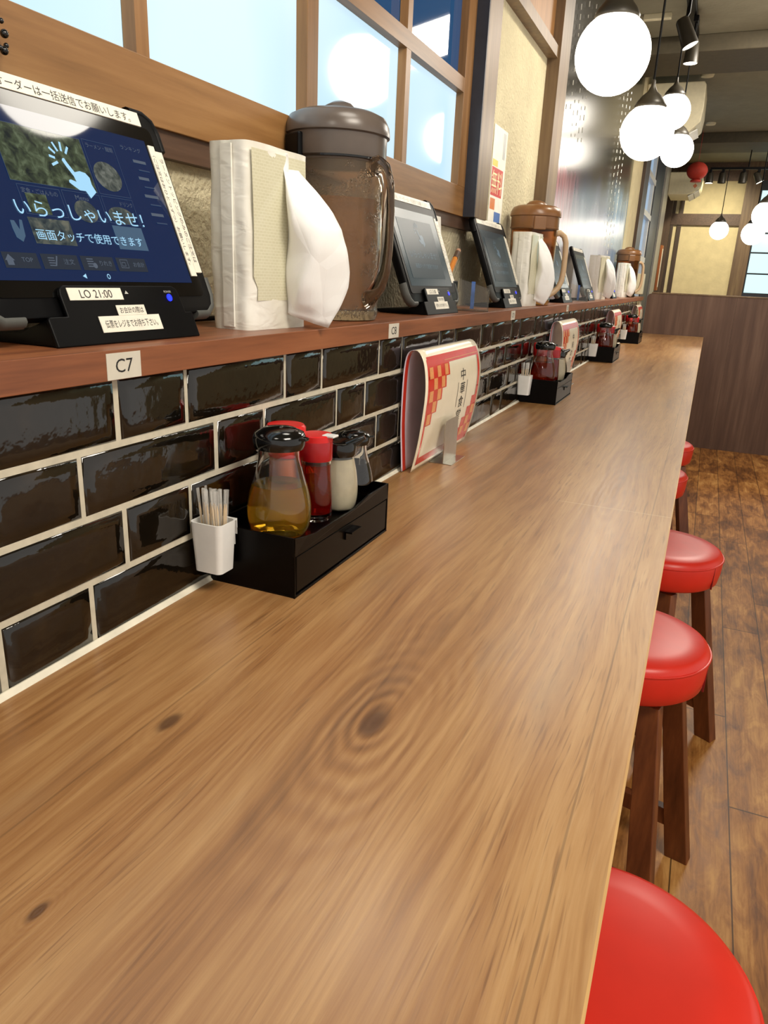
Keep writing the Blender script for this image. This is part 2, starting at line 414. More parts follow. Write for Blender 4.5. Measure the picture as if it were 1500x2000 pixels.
# ================================================================== THE ROOM
CE = 1.95; YB = 11.2
structure('floor', M().box(-.3, 3.6, -2.2, YB + .2, -1.0, -.95), MT['floor'], smooth=0)
structure('ceiling', M().box(-.3, 3.6, -2.2, YB + .2, CE, CE + .06), MT['ceiling'], smooth=0)
wl = M().box(-.3, -.19, -2.2, 2.25, -.95, .56).box(-.3, -.19, 2.25, YB, -.95, CE)
structure('wall_left', wl, MT['plaster'], smooth=0)
structure('wall_back', M().box(-.3, 3.6, YB, YB + .2, -.95, CE), MT['cream'], smooth=0)
structure('wall_right', M().box(3.5, 3.6, 4.6, YB, -.95, CE), MT['cream'], smooth=0)
# tiled apron between counter and shelf
structure('wall_apron', M().box(-.19, -.0012, -2.0, 6.93, -.95, .2755), MT['grout'], smooth=0)
tm = M(); P_ = .3353; rz = .0690
for k in range(4):
    z0 = .0028 + k * rz; z1 = z0 + .0640
    base = .578 if k in (1, 3) else .578 - P_ / 2 - .0005
    if k == 3: z1 = .2752
    n0 = int((-1.2 - base) // P_)
    for i in range(n0, int((6.9 - base) // P_) + 1):
        for a, b in ((base + i * P_, base + i * P_ + .112), (base + i * P_ + .112, base + (i + 1) * P_)):
            j = random.uniform(-.0008, .0008)
            a += .0022 + j; b -= .0022 - j
            if b > 6.92: continue
            dz = .0042; e = .0035 + random.uniform(-.0005, .0005)
            # pillowed face: rim set back, face slightly crowned
            v = [(-.006, a, z0), (-.006, b, z0), (-.006, b, z1), (-.006, a, z1)]
            v += [(-.0015, a + .0008, z0 + .0008), (-.0015, b - .0008, z0 + .0008), (-.0015, b - .0008, z1 - .0008), (-.0015, a + .0008, z1 - .0008)]
            v += [(.0008, a + e, z0 + e), (.0008, b - e, z0 + e), (.0008, b - e, z1 - e), (.0008, a + e, z1 - e)]
            v += [(.0016, a + .016, z0 + .014), (.0016, b - .016, z0 + .014), (.0016, b - .016, z1 - .014), (.0016, a + .016, z1 - .014)]
            f = [(12, 13, 14, 15)]
            for q in (0, 4, 8):
                f += [(q + s, q + (s + 1) % 4, q + 4 + (s + 1) % 4, q + 4 + s) for s in range(4)]
            tm.add(v, f)
structure('wall_tiles', tm, MT['tile'], smooth=60)
structure('trim_1', M().prism([(0, 0), (.0065, 0), (.0015, .005), (0, .005)], -1.2, 6.92, 1), MT['caulk'], smooth=0)

# counter and shelf
ct = mk('counter_worktop', M().box(.0, .5405, -1.2, 6.925, -.032, 0), MT['counter'], smooth=0)
tag(ct, 'long wooden counter top with oak grain running along the tiled wall', 'counter')
mk('edge_band', M().box(.5405, .5425, -1.2, 6.925, -.032, -.0003), MT['band'], ct, smooth=0)
for y in (-.9, 1.1, 3.1, 5.1, 6.8):
    mk('bracket', M().prism([(.0, -.032), (.36, -.032), (.36, -.05), (.02, -.3), (.0, -.3)], y - .015, y + .015, 1), MT['navy'], ct, smooth=0)
sh = mk('wall_shelf', M().box(-.19, .012, -1.2, 6.925, .2757, .3055), MT['shelf'], smooth=0, bevel=.0008)
tag(sh, 'long reddish brown wooden shelf above black tiles carrying the tablets', 'shelf')
for s_, y in (('C7', .578), ('C8', 1.284), ('C9', 2.208), ('C10', 3.14)):
    lb = mk('seat_label', M().box(.012, .0126, y - .024, y + .024, .2765, .3025), MT['labelgrey'], sh, smooth=0)
    m = M(); ww = .024 if len(s_) == 2 else .03
    text(m, s_, .0128, y - ww / 2, .283, w=ww, h=.0135)
    mk('lettering', m, MT['ink'], lb, smooth=0)

# window sashes over the shelf
F = -.165
def bar(m, y0, y1, z0, z1, x0=-.186, x1=F): return m.box(x0, x1, y0, y1, z0, z1)
PA = window_mat('frosted_pane', '#b4dcf3', '#d8f0fc', .92, 0, 1)
PB = NT('clear_pane'); PB.set(base=lin('#123456'), emit=lin('#1d5a8f'), es=.35, rough=.03, spec=.9); PB = PB.m
def sash(name, y0, y1, stiles, munt):
    fr = M().box(-.19, F, y0, y1, .56, .638).box(-.19, F, y0, y1, 1.84, CE)
    fo = structure(name, fr, MT['frame'], smooth=0, bevel=.0012)
    m = M()
    for a, b in stiles: bar(m, a, b, .638, 1.84, -.19)
    mk('stile', m, MT['framev'], fo, smooth=0, bevel=.001)
    edges = []
    for a, b in munt:
        mk('muntin', bar(M(), a, b, .638, 1.84, -.186, F - .001), MT['framev'], fo, smooth=0)
    mk('cross_rail', bar(M(), y0, y1, .87, .905, -.186, F - .0005), MT['frame'], fo, smooth=0)
    ed = sorted([y0] + [v for p in stiles + munt for v in p] + [y1])
    for a, b in zip(ed[::1], ed[1::1]):
        mid = (a + b) / 2
        if b - a < .03 or any(p[0] < mid < p[1] for p in stiles + munt): continue
        mk('frosted_pane', M().box(-.192, -.187, a, b, .638, .87), PA, fo, smooth=0)
        mk('clear_pane', M().box(-.192, -.187, a, b, .905, 1.84), PB if name == 'window_2' else PA, fo, smooth=0)
    return fo
sash('window_1', -1.6, 1.304, [(1.264, 1.304)], [(.40, .424), (.831, .855), (-.03, -.006), (-.46, -.436)])
sash('window_2', 1.304, 2.205, [(2.138, 2.205)], [(1.717, 1.744)])
structure('wall_outside', M().box(-.3, -.2, -2.2, 2.25, .56, CE), MT['plaster'], smooth=0)
structure('trim_2', M().box(-.19, -.172, -1.6, 2.335, .527, .56), MT['darkrail'], smooth=0)
structure('post_shade_strip', M().box(-.19, -.1305, 2.205, 2.211, .56, CE), MT['navy'], smooth=0)  # dark strip puts the shade on the post's near side into colour
structure('trim_4', M().box(-.19, -.13, 2.211, 2.335, .56, CE), MT['postwood'], smooth=0, bevel=.001)
structure('trim_5', M().box(-.19, -.14, 3.215, 3.40, .3055, CE), MT['postwood'], smooth=0, bevel=.001)
structure('trim_6', M().box(-.19, -.15, 2.335, 3.215, 1.215, 1.255), MT['postwood'], smooth=0)
structure('wall_upper', M().box(-.19, -.175, 2.335, 3.215, 1.255, CE), MT['panelup'], smooth=0)
bd = mk('poster_panel', M().box(-.189, -.168, 3.402, 6.43, .307, CE - .002), MT['board'], smooth=0, bevel=.002)
tag(bd, 'tall glossy dark photo panel covering the wall past the cream plaster', 'poster panel')
structure('wall_strip', M().box(-.19, -.15, 6.432, 6.99, .3055, CE), MT['cream'], smooth=0)
structure('trim_7', M().box(-.19, -.125, 6.99, 7.38, -.95, CE), MT['darkwood'], smooth=0)
# far window on the left wall
w3 = structure('window_3', M().box(-.19, -.15, 7.38, 7.50, -.2, CE).box(-.19, -.15, 8.25, 8.36, -.2, CE), MT['white'], smooth=0)
mk('pane', M().box(-.19, -.18, 7.5, 8.25, -.2, CE), glow('dusk_blue_pane', '#8fb4d6', .55, .08), w3, smooth=0)
for z in (.62, 1.02, 1.35): mk('muntin', M().box(-.18, -.14, 7.44, 8.36, z, z + .05), MT['white'], w3, smooth=0)
structure('trim_8', M().box(-.19, -.14, 8.36, 9.35, -.95, CE), MT['navy'], smooth=0)
structure('trim_9', M().box(-.19, -.12, 9.35, 10.0, -.95, CE), plain('grey_metal_trim', '#a9a59b', .35, .05), smooth=0)
structure('trim_10', M().box(-.19, -.15, 10.0, 10.38, -.95, 1.1), MT['navy'], smooth=0)
structure('trim_11', M().box(-.19, -.1, 10.9, 11.02, -.95, CE), MT['darkwood'], smooth=0)
structure('trim_12', M().box(-.02, .03, YB - .03, YB, -.95, CE), MT['darkwood'], smooth=0)
structure('trim_13', M().box(-.19, -.07, YB - .04, YB, -.95, CE), MT['darkwood'], smooth=0)
structure('trim_14', M().box(-.19, .80, YB - .05, YB, 1.195, 1.335), MT['darkrail'], smooth=0)
structure('trim_15', M().box(.735, .915, YB - .07, YB, -.95, CE), MT['postwood'], smooth=0)
structure('trim_16', M().box(-.19, 3.5, YB - .05, YB, 1.735, CE), MT['darkrail'], smooth=0)
w4 = structure('window_4', M().box(.915, 3.4, YB - .04, YB, .25, .37).box(.915, 3.4, YB - .04, YB, 1.62, 1.735).box(.915, .935, YB - .04, YB, .37, 1.62).box(2.0, 2.06, YB - .04, YB, .37, 1.62), MT['navy'], smooth=0)
mk('pane', M().box(.935, 3.4, YB - .02, YB - .01, .37, 1.62), glow('bright_daylight_pane', '#c9f1f2', 1.25, .1), w4, smooth=0)
for z in (.60, .86, 1.10): mk('muntin', M().box(.935, 3.4, YB - .035, YB - .02, z, z + .02), MT['navy'], w4, smooth=0)
structure('beam_1', M().box(-.19, 3.5, 5.75, 6.32, 1.85, CE), MT['beam'], smooth=0, bevel=.006)
structure('beam_2', M().box(-.19, 3.5, 9.1, 9.75, 1.85, CE), MT['beam'], smooth=0, bevel=.006)

# end partition
pt = [(.04, -.95), (2.6, -.95), (2.6, .335)] + [(.04 + .035 - .035 * math.sin(R(a)), .30 + .035 * math.cos(R(a))) for a in range(0, 91, 15)]
bp = mk('booth_partition', M().prism(pt, 6.93, 7.0, 1), MT['partition'], smooth=0)
tag(bp, 'dark brown wooden booth partition closing the far end of the counter', 'partition')
mk('top_rail', M().box(.075, 2.6, 6.925, 7.005, .335, .347), MT['postwood'], bp, smooth=0, bevel=.002)
for x in (.75, 1.35, 1.95): mk('joint_strip', M().box(x, x + .004, 6.929, 6.931, -.93, .33), MT['darkrail'], bp, smooth=0)

# ================================================================== STOOLS
def stool(label, x, y, yaw):
    t = thing('bar_stool', label, 'stool', (x, y, -.95), (0, 0, R(yaw)), 'red round bar stools along the counter')
    H = .95 - .318
    prof = [(.118, H - .094), (.150, H - .094), (.158, H - .087), (.1625, H - .060), (.164, H - .026), (.1625, H - .019), (.158, H - .010), (.148, H - .004), (.11, H), (.05, H + .0015), (1e-7, H + .002)]
    s = mk('seat', M().rev(prof, seg=72), MT['red'], t, smooth=50)
    mk('piping', M().tube([(.1634 * math.cos(2 * math.pi * k / 72), .1634 * math.sin(2 * math.pi * k / 72), H - .0215) for k in range(73)], .0028, 6), MT['red'], s, smooth=60)
    mk('seam', M().box(.160, .1642, -.001, .001, H - .088, H - .024), plain('dark_red_stitching', '#7d1410', .6), s, smooth=0)
    mk('seat_plate', M().rev([(.112, H - .107), (.112, H - .094)], seg=40), MT['stoolwood'], t)
    top, bot = .084, .222 / math.sqrt(2)
    c = []
    for sx, sy in ((1, 1), (1, -1), (-1, -1), (-1, 1)):
        v = []
        for z, r, hw in ((0, bot, (.027, .018)), (H - .106, top, (.022, .016))):
            cx, cy = sx * r, sy * r
            v += [(cx - hw[0], cy - hw[1], z), (cx + hw[0], cy - hw[1], z), (cx + hw[0], cy + hw[1], z), (cx - hw[0], cy + hw[1], z)]
        mk('leg', M().add(v, [(0, 3, 2, 1), (4, 5, 6, 7), (0, 1, 5, 4), (1, 2, 6, 5), (2, 3, 7, 6), (3, 0, 4, 7)]), MT['stoolwood'], t, smooth=0, bevel=.002)
    z = .115; r = bot + (top - bot) * z / (H - .106)
    for a in (1, -1):
        mk('rung', M().box(-r + .02, r - .02, a * r - .012, a * r + .012, z - .022, z + .022), MT['stoolwood'], t, smooth=0, bevel=.0015)
    mk('rung', M().box(-.014, .014, -r + .012, r - .012, z - .02, z + .02), MT['stoolwood'], t, smooth=0, bevel=.0015)
    return t
s0 = stool('red round stool nearest the camera, cut off by the bottom edge of the photo', .551, .662, 20)
dup(s0, (.500, 1.522, -.95), 'red padded stool second from the camera, both brown wooden legs showing below', (0, 0, R(-13)))
dup(s0, (.533, 2.16, -.95), 'red padded stool third from the camera with a dark side seam', (0, 0, R(-30)))
dup(s0, (.412, 3.09, -.95), 'fourth red stool from the camera, only a sliver past the counter edge', (0, 0, R(10)))
dup(s0, (.422, 3.72, -.95), 'farthest red stool, a small sliver near the dark partition', (0, 0, R(33)))

# ================================================================== TABLETS AND DOCKS
SC_BG = NT('tablet_screen_navy'); SC_BG.set(base=(.004, .006, .012, 1), emit=lin('#0d2c5e'), es=.5, rough=.04, spec=.75); SC_BG = SC_BG.m
SC_DIM = NT('tablet_screen_dim'); SC_DIM.set(base=(.012, .016, .018, 1), emit=lin('#2b4148'), es=.55, rough=.22, spec=.05); SC_DIM = SC_DIM.m
def ui(name, hexc, s=.6, rg=.05):
    t = NT(name); t.set(base=(.004, .006, .012, 1), emit=lin(hexc), es=s, rough=rg, spec=.7 if rg < .2 else .05); return t.m
UI_W = ui('screen_white_blue', '#a9dcfa', .95); UI_DW = ui('screen_dim_text', '#8795a8', .35); UI_L = ui('screen_lines', '#5d7396', .35)
UI_P = ui('screen_panel', '#5f7f9c', .5); UI_N = ui('screen_nav', '#39424e', .45); UI_T = ui('screen_tile_navy', '#0b2148', .6)
UI_G = ui('screen_faint', '#6d8794', .55, .3)
def food(name, cols, sc_=90):
    t = NT(name); n = t.noise(t.P(), sc_, 3, .6, .5)
    t.set(base=(.004, .006, .012, 1), emit=t.ramp(n, [(.3, lin(cols[0])), (.5, lin(cols[1])), (.68, lin(cols[2]))]), es=.4, rough=.05, spec=.7); return t.m
FD1 = food('screen_food_green', ('#1f2a22', '#5d6a48', '#8fa07a')); FD2 = food('screen_food_bowl', ('#3d4743', '#7d8478', '#a8aca0'), 120); FD3 = food('screen_food_plate', ('#2a3a44', '#65706a', '#9a9a86'))
def rect(m, y0, y1, z0, z1, x): return m.add([(x, y0, z0), (x, y1, z0), (x, y1, z1), (x, y0, z1)], [(0, 1, 2, 3)])
def frame_rect(m, y0, y1, z0, z1, x, t=.0006):
    rect(m, y0, y1, z0, z0 + t, x); rect(m, y0, y1, z1 - t, z1, x); rect(m, y0, y0 + t, z0, z1, x); return rect(m, y1 - t, y1, z0, z1, x)
HAND = [(-0.0109, 0.163), (-0.0082, 0.1635), (-0.006, 0.1588), (0.0, 0.15), (0.0079, 0.1522), (0.0154, 0.1511), (0.0196, 0.1467), (0.0192, 0.1389), (0.0223, 0.1313), (0.011, 0.1234), (0.0068, 0.1308), (-0.0015, 0.1307), (-0.0082, 0.1347), (-0.0128, 0.1376), (-0.0122, 0.1402), (-0.0093, 0.1412), (-0.0021, 0.1395), (-0.0032, 0.1453), (-0.0093, 0.1546), (-0.0124, 0.1607)]
RAYS = [((-0.0179, 0.1785), (-0.0139, 0.1697)), ((-0.0069, 0.1804), (-0.0088, 0.1706)), ((0.0021, 0.1766), (-0.0038, 0.1687)), ((-0.0248, 0.1721), (-0.0186, 0.1669)), ((-0.0282, 0.1632), (-0.0209, 0.1618)), ((-0.028, 0.1537), (-0.019, 0.1579))]
def rounded(y0, y1, z0, z1, r, n=6):
    p = []
    for cy, cz, a0 in ((y1 - r, z0 + r, -90), (y1 - r, z1 - r, 0), (y0 + r, z1 - r, 90), (y0 + r, z0 + r, 180)):
        p += [(cy + r * math.cos(R(a0 + 90 * k / n)), cz + r * math.sin(R(a0 + 90 * k / n))) for k in range(n + 1)]
    return p
def hand_mesh(x):
    m = M().add([(x, a, b) for a, b in HAND], [tuple(range(len(HAND)))])
    for (a, b), (c, d) in RAYS:
        L = math.hypot(c - a, d - b); ny, nz = -(d - b) / L * .0013, (c - a) / L * .0013
        m.add([(x, a + ny, b + nz), (x, c + ny, d + nz), (x, c - ny, d - nz), (x, a - ny, b - nz)], [(0, 1, 2, 3)])
    return m
TILT = R(-21.5)
def tablet(label, y, bright):
    t = thing('order_tablet', label, 'tablet', (-.047, y, .337), (0, TILT, 0), 'order tablets standing on the shelf')
    mk('case', M().prism(rounded(-.170, .170, -.004, .242, .02), -.018, -.0012, 0), MT['black'], t, bevel=.0025, smooth=40)
    s = mk('screen', M().prism(rounded(-.155, .155, .016, .224, .008), -.0014, .0, 0), MT['blackg'] if bright else MT['bezel'], t, smooth=0)
    mk('display', rect(M(), -.1437, .1372, .0325, .2068, .0003), SC_BG if bright else SC_DIM, s, smooth=0)
    for sy in (1, -1):
        for z0, z1, a in ((-.007, .03, 0), (.205, .245, 1)):
            zc = .018 if not a else .222
            pth = [(-.009, sy * .1715, zc + (.022 if not a else -.022)), (-.009, sy * .1715, zc), (-.009, sy * .166, zc + (-.014 if not a else .014)), (-.009, sy * .153, zc + (-.023 if not a else .021)), (-.009, sy * .13, zc + (-.023 if not a else .021))]
            mk('corner_bumper', M().tube(pth, .0062, 10, 1.5), MT['bumper'] if not a else MT['black'], t, smooth=60)
    x = .0008
    tp = mk('tape_label', M().box(-.0012, .0012, -.15, .1405, .2242, .2405), MT['tape'], t, smooth=0)
    m = M(); text(m, 'の為、オーダーは一括送信でお願いします。', .0014, -.098, .2262, w=.222, h=.0105)
    mk('lettering', m, MT['ink'] if bright else MT['greytext'], tp, smooth=0)
    tp = mk('tape_label', M().box(-.0012, .0012, .1405, .1512, .041, .2022), MT['tape'], t, smooth=0)
    m = M(); text(m, '（ご注文はおひとつずつ）お願いします。', .0014, .1425, .19, w=.135, h=.006, rot90='down')
    mk('lettering', m, MT['ink'], tp, smooth=0)
    tp = mk('tape_label', M().box(-.0012, .0016, .1512, .163, .0455, .1963), MT['tape'], t, smooth=0)
    m = M(); text(m, 'ラーメントッピングのみのご注文は', .0018, .1535, .188, w=.13, h=.0065, rot90='down')
    mk('lettering', m, MT['ink'], tp, smooth=0)
    mk('hand_icon', hand_mesh(.0011), UI_W if bright else UI_G, s, smooth=0)
    m = M(); text(m, 'いらっしゃいませ！', .0011, -.0955, .0965, w=.1785, h=.0165)
    text(m, '画面タッチで使用できます', .0011, -.0815, .0735, w=.1505, h=.0108)
    mk('lettering', m, UI_W if bright else UI_G, s, smooth=0)
    if bright:
        m = rect(M(), -.0895, .0245, .1305, .189, x); rect(m, -.078, -.052, .1, .12, x)
        mk('menu_photo', m, FD1, s, smooth=0)
        m = M().add(disc(.050, .152, .0205, .0165, x + .0001), [tuple(range(32))])
        mk('menu_photo', m, FD2, s, smooth=0)
        m = rect(M(), -.0858, -.0331, .0694, .0955, x); m.add(disc(-.003, .108, .016, .012, x), [tuple(range(32))]); m.add(disc(.050, .108, .02, .010, x), [tuple(range(32))])
        mk('menu_photo', m, FD3, s, smooth=0)
        mk('menu_panel', rect(M(), .0286, .0757, .0694, .096, x), UI_P, s, smooth=0)
        m = frame_rect(M(), -.0895, .0245, .1305, .189, x + .0001); frame_rect(m, .0275, .0765, .1305, .1903, x + .0001)
        frame_rect(m, -.0845, -.0315, .0985, .1278, x + .0001); frame_rect(m, -.0285, .0245, .0985, .1285, x + .0001); frame_rect(m, .0275, .0765, .0985, .1285, x + .0001)
        mk('menu_grid', m, UI_L, s, smooth=0)
        for q_ in (('ラーメン・麺類', .0315, .1815, .041, .0055), ('定食・ごはんもの', -.081, .1195, .045, .0055), ('Menu', -.012, .12, .018, .0048), ('ドリンク', .054, .1195, .02, .005), ('ランキング', .0885, .189, .034, .0055),
                   ('TOP', -.111, .0505, .013, .0042), ('注文', -.06, .0495, .014, .0058), ('りれき', -.0105, .0495, .0175, .0055), ('お会計', .041, .0495, .018, .0058)):
            m = M(); text(m, q_[0], x + .0002, q_[1], q_[2], w=q_[3], h=q_[4]); mk('lettering', m, UI_DW, s, smooth=0)
        for za, s_ in ((.176, .022), (.156, .018), (.135, .024), (.113, .022)):
            mk('menu_line', rect(M(), .103, .103 + s_, za, za + .0035, x + .0002), UI_DW, s, smooth=0)
            mk('menu_line', rect(M(), .108, .127, za - .009, za - .0075, x + .0002), UI_L, s, smooth=0)
        m = rect(M(), -.1317, -.0914, .0442, .0595, x - .0001)
        for a in (-.087, -.036, .0155): rect(m, a, a + .047, .0442, .0595, x - .0001)
        mk('nav_bar', m, UI_N, s, smooth=0)
        m = M()
        m.add([(x, -.130, .0515), (x, -.1245, .0575), (x, -.119, .0515), (x, -.121, .0515), (x, -.121, .0470), (x, -.128, .0470), (x, -.128, .0515)], [tuple(range(7))])
        mk('nav_icon', m, UI_DW, s, smooth=0); m = M()
        for k in range(4): rect(m, -.079, -.071, .0475 + k * .0025, .0485 + k * .0025, x)
        m.add([(x, -.072, .048), (x, -.0705, .0475), (x, -.066, .0575), (x, -.0675, .058)], [(0, 1, 2, 3)])
        mk('nav_icon', m, UI_DW, s, smooth=0); m = M()
        for k in range(4): rect(m, -.028, -.019, .048 + k * .0026, .0492 + k * .0026, x)
        m.add(disc(-.018, .0495, .003, .003, x, 14), [tuple(range(14))])
        mk('nav_icon', m, UI_DW, s, smooth=0); m = M()
        frame_rect(m, .021, .033, .048, .0575, x); frame_rect(m, .023, .029, .05, .0545, x)
        mk('nav_icon', m, UI_DW, s, smooth=0)
        m = M().add([(x, -.0412, .0378), (x, -.0362, .0405), (x, -.0362, .0352)], [(0, 1, 2)])
        o_ = disc(-.0041, .038, .0024, .0028, x, 20); i_ = disc(-.0041, .038, .0016, .002, x, 20)
        m.add(o_ + i_, [(k, (k + 1) % 20, (k + 1) % 20 + 20, k + 20) for k in range(20)])
        mk('nav_key', m, UI_W, s, smooth=0)
        m = M().add([(x, -.108, .083), (x, -.1075, .0905), (x, -.103, .0905), (x, -.1, .082), (x, -.0965, .092), (x, -.0935, .0915), (x, -.096, .076), (x, -.101, .070), (x, -.107, .074)], [tuple(range(9))])
        mk('pointer_icon', m, UI_P, s, smooth=0)
    else:
        mk('menu_panel', rect(M(), -.12, .10, .05, .185, x), UI_T if False else ui('screen_dull_panel', '#33474a', .45, .3), s, smooth=0)
    return t
def dock(label, y):
    t = thing('charging_dock', label, 'charging dock', (-.029, y, .3055), None, 'charging docks under the tablets')
    pl = [(-.1105, .0), (.1112, .0), (.1112, .0285), (.1095, .0305), (.0985, .0305), (.0965, .054), (.094, .0592), (.088, .062), (-.0775, .062), (-.0832, .0585), (-.085, .053), (-.085, .0305), (-.108, .0305), (-.1105, .028)]
    sn, cs = math.sin(R(21.5)), math.cos(R(21.5))
    def tl(x, yy, z): return (x * cs - z * sn, yy, x * sn + z * cs + .0006)
    mk('front_plate', M().prism(pl, -.0042, 0, 0).map(tl), MT['black'], t, bevel=.0012, smooth=0)
    body = M().prism([(-.003, .0005), (-.118, .0005), (-.13, .004), (-.13, .008), (-.050, .0125), (-.040, .0175), (-.018, .0255), (-.0135, .0265)], -.108, .108, 1)
    mk('base', body, MT['black'], t, bevel=.003, smooth=40)
    def st(name, y0, y1, z0, z1, s, ty, tw, th):
        o = mk(name, M().box(0, .0006, y0, y1, z0, z1).map(tl), MT['tape'], t, smooth=0)
        m = M(); text(m, s, .0008, ty, z0 + (z1 - z0 - th) / 2, w=tw, h=th); mk('lettering', m.map(tl), MT['ink'], o, smooth=0)
    st('sticker', -.0751, .0005, .0463, .0590, 'LO 21:00', -.060, .045, .0085)
    st('sticker', -.0153, .0287, .0291, .0402, 'お会計の際は', -.0115, .0365, .0072)
    st('sticker', -.0459, .048, .0116, .0289, '伝票をレジまでお持ち下さい。', -.0395, .081, .0085)
    m = M().add([(.0005, .0047, .0525), (.0005, .0107, .0525), (.0005, .0077, .0562)], [(0, 1, 2)])
    text(m, 'POWER', .0005, .0705, .0535, w=.0125, h=.0025)
    mk('mark', m.map(tl), MT['greytext'], t, smooth=0)
    mk('power_light', M().rev([(.0042, 0), (.0042, .0008), (1e-7, .001)], seg=20).map(lambda a, b, c: (c, .0773 + a, .0478 + b)).map(tl), MT['led'], t)
    return t
TY = [.647, 1.69, 2.385, 3.385, 4.11, 5.14, 6.45]
ta = tablet('lit navy order tablet at far left with welcome text, beside the first tissue pack', TY[0], True)
tb = tablet('dim order tablet just right of the smoky water pitcher', TY[1], False)
TL = ['order tablet left of the brown pitcher, partly behind a tissue sheet', 'order tablet behind the handle of the brown pitcher', 'order tablet leaning dark left of the third tissue pack', 'order tablet mostly hidden right of the third tissue pack', 'farthest order tablet at the shelf end behind the last tissue pack']
for y, l in zip(TY[2:], TL): dup(tb, (-.047, y, .337), l)
da = dock('black charging dock at far left with stickers and blue light, above the C7 label', TY[0])
DL = ['black charging dock under the dim tablet right of the smoky pitcher', 'black charging dock above the C9 label beside the clear slip holder', 'black charging dock below the brown pitcher handle', 'black charging dock left of the third tissue pack', 'black charging dock right of the third tissue pack', 'farthest black charging dock at the end of the shelf']
for y, l in zip(TY[1:], DL): dup(da, (-.029, y, .3055), l)
cb = mk('charging_cable', M().tube([(-.15, .755, .312), (-.168, .80, .311), (-.172, .87, .311), (-.174, 1.05, .3105), (-.172, 1.4, .3105)], .0038, 8), MT['black'], smooth=60)
tag(cb, 'black cable lying at the back of the shelf behind the first tissue pack', 'cable')

# ================================================================== TISSUE PACKS
t = NT('white_film_pack'); n_ = t.noise(t.scaled(12, 12, 5), 1, 3, .5, .4)
t.set(base=t.ramp(n_, [(.3, lin('#d9d5c4')), (.65, lin('#f3f1e8'))]), rough=.32, spec=.45); t.bump(t.math('ADD', n_, t.noise(t.scaled(22, 22, 50), 1, 2, .4, 1.0)), .28, .007); FILM = t.m
t = NT('patterned_film_window')
br = t.node('ShaderNodeTexBrick'); t.put(br.inputs['Vector'], t.scaled(1, 1, 1)); 
cv = t.node('ShaderNodeCombineXYZ'); o_ = t.xyz(); t.put(cv.inputs[0], o_[1]); t.put(cv.inputs[1], o_[2]); t.put(br.inputs['Vector'], cv.outputs[0])
br.inputs['Scale'].default_value = 1; br.inputs['Brick Width'].default_value = .0085; br.inputs['Row Height'].default_value = .004; br.inputs['Mortar Size'].default_value = .0005
br.inputs['Color1'].default_value = lin('#d2ceb2'); br.inputs['Color2'].default_value = lin('#cdc9ac'); br.inputs['Mortar'].default_value = lin('#d9d6bf')
n_ = t.noise(t.scaled(20, 20, 8), 1, 2)
t.set(base=br.outputs['Color'], rough=.16, spec=.5); t.bump(n_, .4, .004); FILMP = t.m
t = NT('napkin_paper'); n_ = t.noise(t.scaled(30, 30, 12), 1, 4)
vo_ = t.voro(t.scaled(16, 16, 11), 1, 'DISTANCE_TO_EDGE'); vo2_ = t.noise(t.scaled(9, 9, 6), 1, 2, .5, 1.5)
t.set(base=lin('#f1f1ef'), rough=.85); t.bump(t.math('ADD', t.math('ADD', t.math('MULTIPLY', n_, .15), t.math('MULTIPLY', t.math('MINIMUM', vo_, .25), .9)), vo2_), .55, .010); NAP = t.m
